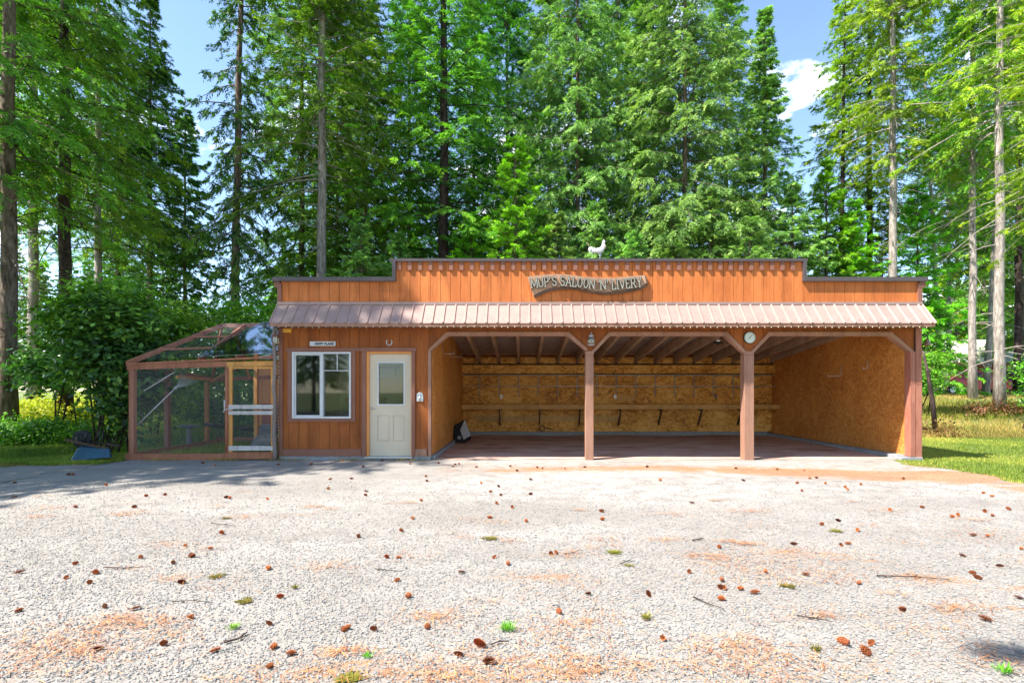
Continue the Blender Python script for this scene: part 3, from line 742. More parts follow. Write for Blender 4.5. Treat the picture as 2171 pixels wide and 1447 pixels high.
# ================================================================ STROKE LETTERING
def arc(cx, cz, rx, rz, a0, a1, n=10): return [(cx+rx*math.cos(R(a0+(a1-a0)*i/n)), cz+rz*math.sin(R(a0+(a1-a0)*i/n))) for i in range(n+1)]
GLY = {
 'M': (1.05, [[(.12,0),(.12,1)],[(.12,1),(.52,.15),(.92,1)],[(.92,1),(.92,0)]], [(.12,0),(.92,0),(.12,1),(.92,1)]),
 'U': (.85, [[(.14,1),(.14,.35)]+arc(.43,.32,.29,.29,180,360)+[(.72,1)]], [(.14,1),(.72,1)]),
 'P': (.75, [[(.16,0),(.16,1)],[(.16,1),(.4,1)]+arc(.40,.74,.26,.26,90,-90)+[(.16,.48)]], [(.16,0),(.16,1)]),
 'S': (.75, [arc(.38,.74,.24,.23,20,270)+arc(.38,.26,.26,.25,90,-160)], []),
 'A': (.9, [[(.1,0),(.44,1),(.78,0)],[(.23,.36),(.65,.36)]], [(.1,0),(.78,0)]),
 'L': (.72, [[(.16,1),(.16,0),(.62,0),(.62,.2)]], [(.16,1)]),
 'O': (.85, [arc(.42,.5,.30,.48,0,360,18)], []),
 'N': (.92, [[(.14,0),(.14,1),(.76,0),(.76,1)]], [(.14,0),(.76,1),(.14,1)]),
 'I': (.42, [[(.2,0),(.2,1)]], [(.2,0),(.2,1)]),
 'V': (.85, [[(.1,1),(.42,0),(.74,1)]], [(.1,1),(.74,1)]),
 'E': (.75, [[(.62,.2),(.62,0),(.16,0),(.16,1),(.62,1),(.62,.82)],[(.16,.5),(.48,.5)]], []),
 'R': (.85, [[(.16,0),(.16,1)],[(.16,1),(.4,1)]+arc(.42,.75,.24,.25,90,-90)+[(.16,.5)],[(.4,.5),(.72,0)]], [(.16,0),(.16,1),(.72,0)]),
 'Y': (.85, [[(.1,1),(.42,.48),(.74,1)],[(.42,.48),(.42,0)]], [(.1,1),(.74,1),(.42,0)]),
 'H': (.88, [[(.14,0),(.14,1)],[(.72,0),(.72,1)],[(.14,.5),(.72,.5)]], []),
 'C': (.8, [arc(.42,.5,.30,.48,50,310)], []),
 '!': (.35, [[(.15,1),(.15,.32)],[(.15,.10),(.15,0)]], []),
 'm': (.7, [[(.1,0),(.1,.8),(.35,.3),(.6,.8),(.6,0)]], []),
 'y': (.6, [[(.1,.8),(.3,.3)],[(.5,.8),(.2,-.1)]], []),
 "'": (.30, [[(.15,1.05),(.12,.75)]], []),
 ' ': (.42, [], [])}
def text_bars(txt, place, size, th, y0, y1, serif=True):
    """place(u) -> (x, z, tangent angle) along the baseline; returns MB"""
    mb = MB(); u = 0; q_ = 0
    for ch in txt:
        wdt, st, se_ = GLY[ch]
        x0, z0, a = place(u + wdt*size/2)
        ca, sa = math.cos(a), math.sin(a)
        def T(p):
            dx, dz = (p[0]-wdt/2)*size, p[1]*size
            return (x0+dx*ca-dz*sa, z0+dx*sa+dz*ca)
        for line in st:
            P = [T(p) for p in line]
            for q, r_ in zip(P, P[1:]):
                d_ = Vector((r_[0]-q[0], r_[1]-q[1])); ln = d_.length
                if ln < 1e-6: continue
                d_ /= ln; n_ = Vector((-d_.y, d_.x))*th/2; q2 = Vector(q)-d_*th*.35; r2 = Vector(r_)+d_*th*.35
                q_ += 1; mb.prism([tuple(q2-n_), tuple(r2-n_), tuple(r2+n_), tuple(q2+n_)], y0-.00025*(q_ % 9), y1-.00025*(q_ % 9))
        if serif:
            for p in se_:
                a_, b_ = T((p[0]-.15, p[1])), T((p[0]+.15, p[1]))
                d_ = (Vector(b_)-Vector(a_)).normalized(); n_ = Vector((-d_.y, d_.x))*th*.38
                mb.prism([tuple(Vector(a_)-n_), tuple(Vector(b_)-n_), tuple(Vector(b_)+n_), tuple(Vector(a_)+n_)], y0-.003-.0002*(q_ % 5), y1-.003); q_ += 1
        u += wdt*size
    return mb, u
# main sign
Ys = 10.93
def sp(zx, zy): return (wx(1000+zx*.2303, Ys), wz(500+zy*.2303, Ys))
top = [(515,374),(570,366),(640,358),(740,352),(850,351),(930,360),(1000,371),(1100,380),(1200,385),(1300,383),(1400,376),(1500,366),(1592,362)]
right = [(1600,392),(1608,428)]
bot = [(1608,432),(1560,462),(1480,482),(1400,496),(1300,510),(1210,514),(1130,505),(1040,488),(950,470),(880,463),(800,466),(720,478),(650,502),(590,532),(570,545)]
left = [(552,500),(538,455),(525,420)]
poly = [sp(*p) for p in top+right+bot+left]
S = thing('name_board', (wx(1240), 10.98, wz(600)), "wavy carved wooden board lettered MUP'S SALOON 'N' LIVERY on the parapet", 'sign')
mb = MB(); mb.prism(poly, 10.93, 10.975); mb.build('board', M['signwood'], S)
bs = [sp(*p) for p in bot[::-1]]; bs2 = [sp(x+14, y+24) for x, y in bot[::-1]]
mb = MB()
for i in range(len(bs)-1): mb.prism([bs[i], bs2[i], bs2[i+1], bs[i+1]], 10.945, 10.999)
r0, r1, r2_ = sp(1594, 360), sp(1608, 430), sp(1624, 440); r3 = sp(1610, 368)
mb.prism([r0, r1, r2_, r3], 10.945, 10.998)
mb.build('edge_and_shadow', M['signdark'], S)  # dark band holds the board's thickness and the shadow beneath it
base = [(545,482),(640,474),(740,462),(850,462),(930,468),(1010,476),(1100,488),(1200,497),(1300,495),(1400,487),(1500,477),(1570,468)]
bpts = [Vector(sp(x, y)) for x, y in base]
cum = [0]
for a, b in zip(bpts, bpts[1:]): cum.append(cum[-1]+(b-a).length)
def place(u):
    u = max(0, min(u, cum[-1]-1e-4))
    for i in range(len(cum)-1):
        if cum[i] <= u <= cum[i+1]:
            t_ = (u-cum[i])/(cum[i+1]-cum[i]); p = bpts[i].lerp(bpts[i+1], t_); d_ = bpts[i+1]-bpts[i]
            return p.x, p.y, math.atan2(d_.y, d_.x)
txt = "MUP'S SALOON 'N' LIVERY"
tot = sum(GLY[c][0] for c in txt); size = cum[-1]/tot
H_ = .185
# stretch letters vertically: use size for width, scale glyph heights
def stretched(txt, y0, y1, th):
    global GLY
    G0 = GLY; k = H_/size
    GLY = {c: (w_, [[(x_, z_*k) for x_, z_ in l_] for l_ in s_], [(x_, z_*k) for x_, z_ in e_]) for c, (w_, s_, e_) in G0.items()}
    r_ = text_bars(txt, place, size, th, y0, y1); GLY = G0; return r_[0]
lt = stretched(txt, 10.888, 10.929, .034); lo = lt.build('lettering', M['lettshade'], S)  # dark wider strokes put the letters' shadow into the side colour
lf = stretched(txt, 10.881, 10.8855, .018); lf.build('letter_faces', M['letter'], lo)
# happy place sign
S = thing('small_sign', (wx(686), 10.97, wz(729)), 'small white plank lettered HAPPY PLACE! above the window', 'sign')
mb = MB(); mb.box(wx(657.8), wx(712), 10.972, 10.995, wz(733), wz(723.6)); mb.build('plank', M['white'], S)
xs0 = wx(668.5); zz = wz(730.8)
mb, u_ = text_bars('HAPPY PLACE!', lambda u: (xs0+u, zz, 0), .0435, .0095, 10.967, 10.9715, False)
mb.build('lettering', M['ink'], S)
mb, u_ = text_bars('my', lambda u: (wx(661.5)+u, zz+.004, 0), .036, .005, 10.968, 10.9715, False)
mb.build('faded_lettering', M['steel'], S)

# horseshoe
mb = MB(); hx, hz_ = wx(825.5), wz(725)
pts = [(hx+.055*math.cos(R(a))*1.0, 10.985, hz_+.062*math.sin(R(a))) for a in range(125, 417, 12)]
mb.tube(pts, [.009+.003*math.sin(i/len(pts)*3.14) for i in range(len(pts))], 6)
o = mb.build('horseshoe', M['steel']); tag(o, 'pale metal horseshoe nailed open end up above the door', 'horseshoe')
# yellow tag
mb = MB(); mb.box(wx(599.5), wx(618), 10.985, 10.998, wz(704.5), wz(696.5)); o = mb.build('yellow_plaque', M['yellow']); tag(o, 'small yellow plaque under the left end of the awning', 'plaque')
# pewter plaque
S = thing('wall_ornament', (wx(890.5), 10.985, wz(842)), 'small arched pewter ornament on the wall right of the door', 'ornament')
cx_, z0_, z1_ = wx(890.5), wz(850), wz(838); r_ = wx(897.3)-cx_
poly = [(cx_-r_, z0_), (cx_+r_, z0_)] + [(cx_+r_*math.cos(R(a)), z1_+r_*1.05*math.sin(R(a))) for a in range(0, 181, 15)]
mb = MB(); mb.prism(poly, 10.982, 10.998); mb.build('plate', M['pewter'], S)
mb = MB(); r2_ = r_*.8
mb.tube([(cx_+r2_*math.cos(R(a)), 10.98, z1_+r2_*math.sin(R(a))) for a in range(0, 181, 15)], .006, 6)
mb.lathe((cx_, 10.981, z1_+.005), [(.018, 0), (.012, -.012)], 10, axis='y')
mb.tube([(cx_, 10.976, z1_-.01), (cx_, 10.976, z0_+.035)], [.022, .03], 8)
mb.tube([(cx_-.04, 10.978, z0_+.035), (cx_, 10.976, z0_+.022), (cx_+.04, 10.978, z0_+.035)], .008, 6)
mb.build('figure_relief', M['pewter'], S)
mb = MB(); mb.box(cx_-.03, cx_+.03, 10.9795, 10.9815, z0_+.040, z0_+.046); mb.box(cx_-.025, cx_-.012, 10.9795, 10.9815, z1_-.01, z1_+.02); mb.box(cx_+.012, cx_+.025, 10.9795, 10.9815, z1_-.01, z1_+.02); mb.build('recess_shade', M['ink'], S)  # flat ink strips paint the shade of recesses onto the plate

# wall lantern over first post
S = thing('wall_lantern', (wx(1252), 10.93, wz(732)), 'brass and glass ship lantern on the wall above the left post', 'lantern')
cx_ = wx(1252); 
mb = MB(); mb.lathe((cx_, 10.90, wz(732.5)), [(.075, 0), (.078, .012), (.06, .02)], 14); mb.lathe((cx_, 10.90, wz(714.5)), [(.062, 0), (.05, .03), (.022, .05), (.022, .085), (.012, .10)], 14); mb.build('cap_and_base', M['steel'], S)
mb = MB(); mb.lathe((cx_, 10.90, wz(731)), [(.055, 0), (.062, .06), (.05, .14), (.045, .155)], 14); mb.build('glass', M['lampglass'], S)
mb = MB(); mb.lathe((cx_, 10.90, wz(722.5)), [(.071, 0), (.071, .008)], 14)
for a in range(0, 360, 60): mb.tube([(cx_+.07*math.cos(R(a)), 10.9+.07*math.sin(R(a)), wz(732)), (cx_+.052*math.cos(R(a)), 10.9+.052*math.sin(R(a)), wz(714))], .004, 5)
mb.build('cage', M['steel'], S)
mb = MB(); mb.box(cx_-.02, cx_+.02, 10.955, 10.998, wz(720), wz(711)); mb.box(cx_-.008, cx_+.008, 10.90, 10.956, wz(713), wz(711)); mb.build('bracket', M['black'], S)
# dial thermometer
S = thing('dial_thermometer', (wx(1588), 10.97, wz(715)), 'round pale dial thermometer above the right post', 'thermometer')
cx_, cz_ = wx(1588.2), wz(715.3); r_ = .118
mb = MB(); mb.lathe((cx_, 10.975, cz_), [(r_*.93, -.010), (r_, -.012), (r_*1.03, 0), (r_*1.03, .02)], 32, axis='y'); mb.build('rim', M['black'], S)
mb = MB(); mb.lathe((cx_, 10.958, cz_), [(r_*.94, 0), (r_*.94, .004)], 32, axis='y'); mb.build('face', M['teal'], S)
mb = MB()
for k in range(25):
    a = R(225-k*11.25); q = .80 if k % 4 else .72
    mb.bar((cx_+r_*.88*math.cos(a), 10.9565, cz_+r_*.88*math.sin(a)), (cx_+r_*q*math.cos(a), 10.9565, cz_+r_*q*math.sin(a)), .004 if k % 4 else .009, .0015, (0, 1, 0))
mb.build('scale_marks', M['ink'], S)
mb = MB(); mb.bar((cx_-.03, 10.954, cz_-.03), (cx_+.055, 10.954, cz_+.065), .007, .002, (0, 1, 0)); mb.lathe((cx_, 10.955, cz_), [(.009, -.003), (.009, .001)], 10, axis='y'); mb.build('needle', M['ink'], S)
# bell on right corner
S = thing('dinner_bell', (8.20, 10.95, wz(733)), 'small brown bell hanging from a bracket at the right corner', 'bell')
bx = 8.245
mb = MB(); mb.lathe((bx, 10.95, wz(732)), [(.068, 0), (.066, .012), (.045, .05), (.036, .10), (.026, .135), (.008, .145)], 16); mb.build('bell', M['brass'], S)
mb = MB(); mb.tube([(8.127, 10.98, wz(714)), (8.18, 10.96, wz(709)), (bx, 10.95, wz(712)), (bx, 10.95, wz(719))], .010, 6); mb.box(8.115, 8.128, 10.96, 11.0, wz(720), wz(708)); mb.build('bracket', M['black'], S)
mb = MB(); mb.tube([(bx, 10.95, wz(732)+.03), (bx, 10.95, wz(734))], [.004, .012], 6); mb.build('clapper', M['black'], S)
# rooster on the parapet
S = thing('rooster_figure', (wx(1270, 11.04), 11.04, zt1), 'white metal rooster figure standing on the parapet cap', 'rooster figure')
rx = wx(1266, 11.04); rz0 = zt1
def rp(zx, zy): return (wx(1230+zx*.04147, 11.04), 11.04, wz(495+zy*.04147, 11.04)+.005)
mb = MB(); spine = [rp(640,900), rp(800,880), rp(950,890), rp(1080,830), rp(1160,720), rp(1185,600), rp(1195,470), rp(1215,400), rp(1260,420), rp(1290,450)]
mb.tube(spine, [.018,.045,.058,.056,.044,.034,.027,.026,.015,.004], 10, flat=.8); mb.build('body', M['rooster'], S)
mb = MB()
for i, (tip, mid) in enumerate([((480,1060),(400,760)), ((570,1060),(460,680)), ((660,1060),(530,650)), ((760,1080),(600,690)), ((420,900),(430,650)), ((800,1010),(680,760))]):
    a = rp(800, 850); b = rp(*mid); c_ = rp(*tip); yy = (i % 3-1)*.012
    pts = []
    for k in range(8):
        u = k/7; p = Vector(a)*(1-u)**2 + (Vector(b)+Vector((0, yy, .02)))*2*u*(1-u) + (Vector(c_)+Vector((0, yy, 0)))*u*u; pts.append(p)
    mb.tube(pts, [.012,.018,.02,.02,.018,.014,.009,.002], 6, flat=.4)
mb.build('tail', M['rooster'], S)
mb = MB(); mb.tube([rp(1180, 380), rp(1200, 330), rp(1250, 350)], [.006, .012, .006], 6, flat=.4); mb.tube([rp(1250,480), rp(1250,540)], [.010,.006], 6, flat=.5); mb.tube([rp(1190,600), rp(1230,680), rp(1215,780)], [.035,.042,.02], 8, flat=.9); mb.build('comb_and_hackle', M['roosterpink'], S)
for q in ((1000, 980), (1060, 980)):
    a = rp(*q); mb = MB(); mb.tube([a, (a[0]-.005, a[1]+(q[0]-1030)*.0005, rz0+.01)], [.014, .006], 6); mb.box(a[0]-.03, a[0]+.03, a[1]+(q[0]-1030)*.0005-.01, a[1]+(q[0]-1030)*.0005+.01, rz0+.001, rz0+.008); mb.build('leg', M['steel'], S)
# flood light in the roof
S = thing('flood_light', (wx(1522, 13.5), 13.5, 2.6), 'silver twin flood light hanging under the roof right of centre', 'flood light')
xx, zz = wx(1522, 13.5), wz(722, 13.5)
mb = MB(); mb.lathe((xx, 13.5, zz), [(.03, .10), (.075, .02), (.08, -.02), (.07, -.02)][::-1], 14); mb.build('reflector', M['chrome'], S)
mb = MB(); mb.tube([(xx, 13.5, zz+.08), (xx, 13.5, rb(13.5)+.2)], .02, 8); mb.tube([(xx-.12, 13.5, zz-.05), (xx, 13.5, zz-.03), (xx+.12, 13.5, zz-.05)], .018, 8); mb.lathe((xx, 13.5, zz-.10), [(.03, 0), (.05, .04), (.05, .075)], 10); mb.build('mount', M['black'], S)

# hooks
def hook(pts, label, r=.007):
    mb = MB(); mb.tube(pts, r, 6); o = mb.build('wall_hook', M['steel']); tag(o, label, 'hook', 'bent metal hooks on the bay walls')
def RWp(px, py, off=0):   # point on right bay wall
    Y = (WR-off)*F/(px-1105); return (WR-off, Y, wz(py, Y))
a = RWp(1783, 776, .01); b = RWp(1782, 796, .01)
y1 = a[1]; hook([(WR-.01, y1, a[2]), (WR-.01, y1, b[2]), (WR-.30, y1+.1, b[2]-.01), (WR-.30, y1+.1, b[2]+.07)], 'square bent pale hook on the middle of the right bay wall')
a = RWp(1840, 762, .01); b = RWp(1838, 780, .01)
hook([(WR-.01, a[1], a[2]), (WR-.01, a[1], b[2]), (WR-.10, a[1]+.02, b[2]-.02), (WR-.12, a[1]+.02, b[2]+.04)], 'smaller curved hook on the right bay wall nearer the front corner')
def LWp(px, py):
    Y = (WL+.01)*F/(px-1105); return (WL+.01, Y, wz(py, Y))
for px, p1, p2, lab in ((938.5, 727, 749, 'pale square bent hook high on the left bay wall nearest the front'), (955, 738, 756, 'second pale bent hook on the left bay wall, behind the nearest one')):
    a = LWp(px, p1); b = LWp(px, p2)
    hook([a, (a[0], a[1], b[2]), (a[0]+.27, a[1]+.05, b[2]-.005), (a[0]+.27, a[1]+.05, b[2]+.07)], lab)
# coil of wire
mb = MB(); cx_, cz_ = wx(1149, YB-.08), wz(908, YB-.08); pts = []
for i in range(60):
    a = R(i*18); r_ = .085+.008*math.sin(i*.7); pts.append((cx_+r_*math.cos(a), YB-.06-.01*math.sin(i*.3), cz_+r_*math.sin(a)))
pts += [(cx_+.12, YB-.05, cz_+.02), (cx_+.22, YB-.04, cz_-.01), (cx_+.34, YB-.04, cz_-.02)]
mb.tube(pts, .008, 5); mb.tube([(cx_+.12, YB-.05, cz_+.04), (cx_+.24, YB-.04, cz_), (cx_+.36, YB-.04, cz_-.025)], [.02, .014, .006], 6); o = mb.build('hose_coil', M['darkwood']); tag(o, 'small dark coil of hose on the back wall under the bench', 'hose')
# louvred heater leaning in the corner
S = thing('louvred_heater', (-1.45, 14.0, 0), 'grey louvred unit in a black case leaning on the left bay wall', 'heater')
def hp(px, py, Y): return Vector((wx(px, Y), Y, wz(py, Y)))
Yh = 14.6
c0, c1, c2, c3 = hp(976, 908, Yh+.1), hp(985, 889, Yh+.25), hp(998, 924, Yh), hp(983, 933, Yh-.1)
u_ = (c2-c3); v_ = (c1-c3)
P = lambda a, b, c_=0: c3+u_*a+(c1*0+ (hp(985, 889, Yh+.25)-hp(998, 924, Yh)))*b + nn*c_
vv_ = (c1-c2); nn = u_.cross(vv_).normalized()
if nn.y > 0: nn = -nn
def pbox(mb, a0, a1, b0, b1, d0, d1):
    v = [c2+(c3-c2)*a+vv_*b+nn*d_ for a in (a0, a1) for b in (b0, b1) for d_ in (d0, d1)]
    mb.add(v, [(0,1,3,2),(4,6,7,5),(0,4,5,1),(2,3,7,6),(0,2,6,4),(1,5,7,3)])
mb = MB(); pbox(mb, -.05, 1.9, -.02, 1.02, -.16, -.005); mb.build('case', M['black'], S)
for i in range(8):
    mb = MB(); pbox(mb, i*.125, i*.125+.09, .03, .97-.05*i, .0, .022); mb.build('louvre', M['white'], S)
mb = MB(); pc = c2+(c3-c2)*1.4+vv_*.25
mb.tube([pc+nn*.002, pc+nn*.03], [.055, .05], 14); mb.build('dial', M['counter'], S)

# log pole, its lantern and string lights
mb = MB(); pts = []; rd = []
for i in range(16):
    z = -.02+i*.182; pts.append((-4.985+.012*math.sin(i*1.3), 10.90+.01*math.sin(i*2.1), z)); rd.append(.042+.004*math.sin(i*2.7)-.0006*i)
mb.tube(pts, rd, 10); S = mb.build('log_pole', M['log'], bevel=0); tag(S, 'thin peeled log pole standing at the left front corner', 'pole')
S = thing('porch_lantern', (-5.1, 10.85, wz(728)), 'small square lantern with brown cap on the log pole', 'lantern')
lx, lz = wx(585.5, 10.8), wz(728, 10.8)
mb = MB(); mb.box(lx-.045, lx+.045, 10.755, 10.845, lz, lz+.13); mb.build('glass', M['lampglass'], S)
mb = MB(); frame(mb, lx-.05, lx+.05, lz-.01, lz+.14, .010, 10.745, 10.754); mb.box(lx-.004, lx+.004, 10.746, 10.753, lz, lz+.13); frame(mb, lx-.05, lx+.05, lz-.01, lz+.14, .010, 10.846, 10.855)
mb.add([(lx-.075, 10.72, lz+.141), (lx+.075, 10.72, lz+.141), (lx+.075, 10.88, lz+.141), (lx-.075, 10.88, lz+.141), (lx-.02, 10.78, lz+.19), (lx+.02, 10.78, lz+.19), (lx+.02, 10.82, lz+.19), (lx-.02, 10.82, lz+.19)], [(3,2,1,0),(4,5,6,7),(0,1,5,4),(1,2,6,5),(2,3,7,6),(3,0,4,7)])
mb.tube([(lx, 10.8, lz+.19), (lx, 10.81, lz+.24), (lx+.06, 10.87, lz+.22)], .007, 6)
mb.build('cap', M['trim'], S)
def lights(name, path, n, label, seed):
    r = random.Random(seed)
    S = thing(name, path[0], label, 'string lights')
    mb = MB(); seglen = [0]
    for a, b in zip(path, path[1:]): seglen.append(seglen[-1]+(Vector(b)-Vector(a)).length)
    def at(s):
        for i in range(len(path)-1):
            if s <= seglen[i+1]+1e-6: return Vector(path[i]).lerp(Vector(path[i+1]), (s-seglen[i])/(seglen[i+1]-seglen[i]))
        return Vector(path[-1])
    T_ = seglen[-1]; pts = [at(T_*i/(n*2))+Vector((r.uniform(-.006,.006), 0, r.uniform(-.012,.008))) for i in range(n*2+1)]
    mb.tube(pts, .0028, 4); mb.build('cord', M['cord'], S)
    bm = MB(); bm.tube([(0, 0, 0), (0, -.004, -.012), (0, -.008, -.028)], [.005, .010, .004], 6)
    me = None
    for i in range(n):
        p = pts[2*i]
        if me is None:
            b = MB(); b.tube([(p.x, p.y, p.z), (p.x, p.y-.003, p.z-.010), (p.x, p.y-.006, p.z-.022)], [.005, .008, .003], 6); o0 = b.build('bulb', M['bulb'], S); p0 = p.copy(); me = 1
        else:
            o = o0.copy(); col.objects.link(o); o.parent = S; o.location = p-p0; o.rotation_euler = (0, 0, 0)
lights('string_lights', [(-4.9, 10.607, 2.672), (8.1, 10.607, 2.672)], 98, 'string of tiny clear bulbs along the lower edge of the awning', 5)
lights('string_lights', [(-4.93, 10.86, 2.66), (-4.90, 10.93, 1.9), (-4.925, 10.93, 1.1), (-4.92, 10.93, .35)], 34, 'string of tiny bulbs hanging down the corner beside the log pole', 6)

# ================================================================ NETTED RUN
RUN = thing('chicken_run', (-6.5, 12.8, 0), 'red brown timber chicken run covered in wire netting, left of the building', 'chicken run')
FL, FR = -8.0, -5.04; YF, YM, YK = 11.0, 12.85, 14.75
zeL, zeR = wz(783), wz(771)
mb = MB()
mb.box(FL+.02, wx(487), YF-.02, YF+.06, .0, .13); mb.box(wx(487)+.01, FR, YF-.05, YF+.03, .03, .17); 
mb.box(FL-.06, FL+.02, YF-.02, YK, .0, .13); mb.box(FL-.3, FR, YK-.08, YK, .0, .14); mb.build('sill_beam', M['runwood'], RUN)
def post(x, y, z1, m='runwood', s=.09): b = MB(); b.box(x-s/2, x+s/2, y-s/2, y+s/2, 0, z1); b.build('post', M[m], RUN, bevel=.004)
post(FL+.045, YF+.05, zeL, s=.10); post(wx(480.5), YF+.05, zeR-.04, s=.085); 
post(wx(355, 12.3), 12.3, 2.15, 'trim', .10); post(wx(440, YK), YK-.04, 1.66, 'runbare', .09); post(wx(543, 13.4), 13.4, 2.6, 'runbare', .085)
mb = MB(); mb.bar((FL-.04, YF+.02, zeL+.05), (wx(482), YF+.02, zeR+.0), .05, .11); mb.build('front_beam', M['runwood'], RUN)
mb = MB(); mb.bar((wx(482), YF, zeR-.01), (FR, YF, zeR+.01), .05, .10); mb.build('gate_header', M['runbare'], RUN)
# roof members
A = Vector((FL-.05, YF+.02, zeL+.13)); Bp = Vector((FR, YF+.02, zeR+.14)); C_ = Vector((-7.12, YM, wz(690, YM))); D_ = Vector((FR-.02, YM, wz(688, YM)))
Ek = Vector((FL-.45, YK, 1.72)); Fk = Vector((FR, YK, 1.85))
mb = MB(); mb.bar(C_, D_, .06, .09); mb.build('ridge_beam', M['trim'], RUN)
def raf(a, b, m='runwood', wd=.045, th=.10): q = MB(); q.bar(a, b, wd, th); q.build('roof_rafter', M[m], RUN)
raf(A, C_); raf(Ek, C_); raf(A+Vector((.0,.0,0)), Ek, 'runwood'); raf(Ek, Fk, 'runwood'); raf(Fk, D_, 'runbare')
for px0, px1 in ((420, 520), (500, 560)):
    a = A.lerp(Bp, (wx(px0)-A.x)/(Bp.x-A.x)); b = C_.lerp(D_, (wx(px1, YM)-C_.x)/(D_.x-C_.x)) if px0 == 420 else C_.lerp(D_, .8); raf(a, b, 'runwood')
raf(A.lerp(Bp, .98), C_.lerp(D_, .98), 'runwood')
for u in (.33, .66):
    raf(A.lerp(C_, u), A.lerp(Bp, (wx(420)-A.x)/(Bp.x-A.x)).lerp(C_.lerp(D_, .5), u), 'runwood', .09, .04)
    raf(A.lerp(Bp, .48).lerp(C_.lerp(D_, .5), u), Bp.lerp(D_, u), 'runwood', .09, .04)
raf(A+Vector((0,0,-.02)), Bp+Vector((0,0,.0)), 'runwood', .08, .04)
for u in (.3, .65, .97): raf(Ek.lerp(Fk, u), C_.lerp(D_, max(0, (u-.2)/.8)), 'runbare', .04, .08)
raf(Vector((wx(375, 12), 12, 1.72)), Vector((wx(452, YK), YK-.1, 1.72)), 'runbare', .05, .07)
raf(Vector((wx(452, YK), YK-.1, 1.66)), Vector((wx(520, 13.4), 13.4, 2.1)), 'runbare', .05, .07)
# wire netting: hexagonal wire as thin ribbons
m, nt = newmat('netting_wire'); finish(nt, (.42,.46,.52), .5, .3); M['wire'] = m
def netting(P0, P1, P2, P3, name='netting', cell=.05, wd=.0016):
    """quad P0(bottom left) P1(bottom right) P2(top right) P3(top left)"""
    P0, P1, P2, P3 = map(lambda p: np.array(p, float), (P0, P1, P2, P3))
    W = (np.linalg.norm(P1-P0)+np.linalg.norm(P2-P3))/2; Hh = (np.linalg.norm(P3-P0)+np.linalg.norm(P2-P1))/2
    cw = cell; chh = cell*.75; nx = max(2, int(W/cw)); ny = max(2, int(Hh/chh))
    segs = []
    for j in range(ny):
        o_ = .5*(j % 2)
        i = np.arange(nx)
        u0 = (i+o_)/nx; v0 = j/ny
        a = np.stack([u0, np.full(nx, v0)], 1); b = np.stack([u0, np.full(nx, v0+.45/ny)], 1)
        segs.append(np.stack([a, b], 1))
        for dlt in (-.5, .5):
            c = np.stack([u0+dlt/nx, np.full(nx, v0+1.0/ny)], 1); segs.append(np.stack([b, c], 1))
    s = np.clip(np.concatenate(segs), 0, 1)
    def bil(uv):
        u, v = uv[:, :1], uv[:, 1:]; return P0*(1-u)*(1-v)+P1*u*(1-v)+P2*u*v+P3*(1-u)*v
    a, b = bil(s[:, 0]), bil(s[:, 1]); d = b-a; ln = np.linalg.norm(d, axis=1, keepdims=True); ok = ln[:, 0] > 1e-4
    a, b, d = a[ok], b[ok], (d/np.maximum(ln, 1e-6))[ok]
    nrm_ = np.cross(P1-P0, P3-P0); nrm_ /= np.linalg.norm(nrm_); sd = np.cross(d, nrm_)*wd/2
    v = np.stack([a-sd, b-sd, b+sd, a+sd], 1).reshape(-1, 3) - np.array(OFF[RUN.name])
    f = np.arange(len(v)).reshape(-1, 4)
    put(name, np_mesh('netting', v, f, M['wire']), RUN)
netting((FL+.05, YF-.005, .12), (wx(478), YF-.005, .12), (wx(478), YF-.005, zeR-.06), (FL+.05, YF-.005, zeL))
netting((FL, YK, .1), (FL, YF, .1), (FL, YF, zeL), (FL-.4, YK, 1.66))
netting((FL-.4, YK, .1), (FR, YK, .1), (FR, YK, 1.8), (FL-.4, YK, 1.66))
netting(A+Vector((0,0,.055)), Bp+Vector((0,0,.055)), D_+Vector((0,0,.06)), C_+Vector((0,0,.06)))
netting(Ek, A+Vector((0,0,.05)), C_+Vector((0,0,.055)), C_+Vector((.01,.01,.055)))
netting(Fk+Vector((0,0,.05)), Ek+Vector((0,0,.05)), C_+Vector((0,0,.055)), D_+Vector((0,0,.055)))
a0_, b0_ = A.lerp(Bp, .46)+Vector((0,0,.075)), Bp+Vector((0,0,.075)); c0_, d0_ = C_.lerp(D_, .46)+Vector((0,0,.075)), D_+Vector((0,0,.075))
mb = MB(); up_ = Vector((0, 0, .004)); q8 = [a0_, b0_, d0_, c0_]; mb.add(q8+[v_+up_ for v_ in q8], [(3,2,1,0),(4,5,6,7),(0,1,5,4),(1,2,6,5),(2,3,7,6),(3,0,4,7)]); mb.build('roof_sheet', M['sheet'], RUN)
# gate
gt = MB(); g0, g1 = wx(490), wx(583)
gt.box(wx(490), wx(497), YF-.09, YF-.055, .17, zeR-.06); gt.box(wx(578.5), wx(584), YF-.09, YF-.055, .17, zeR-.06); gt.box(wx(497), wx(578.5), YF-.09, YF-.055, zeR-.10, zeR-.065)
gate = gt.build('gate', M['runbare'], RUN)
for (a, b) in ((866, 857), (878, 870), (953, 943.5)):
    mb = MB(); mb.box(wx(490.5), wx(586), YF-.112, YF-.092, wz(a), wz(b)); mb.build('gate_board', M['greywood'], gate)
mb = MB(); mb.tube([(wx(487), YF-.12, wz(955)), (wx(487.5), YF-.12, wz(785))], .022, 8); mb.build('gate_pole', M['runwood'], gate)
mb = MB(); mb.tube([(wx(481), YF-.14, wz(873)), (wx(484.5), YF-.15, wz(869)), (wx(484.5), YF-.15, wz(847))], .014, 8); mb.tube([(wx(484.5), YF-.15, wz(867)), (wx(500), YF-.13, wz(867))], .012, 8); mb.build('gate_latch', M['greywood'], gate)
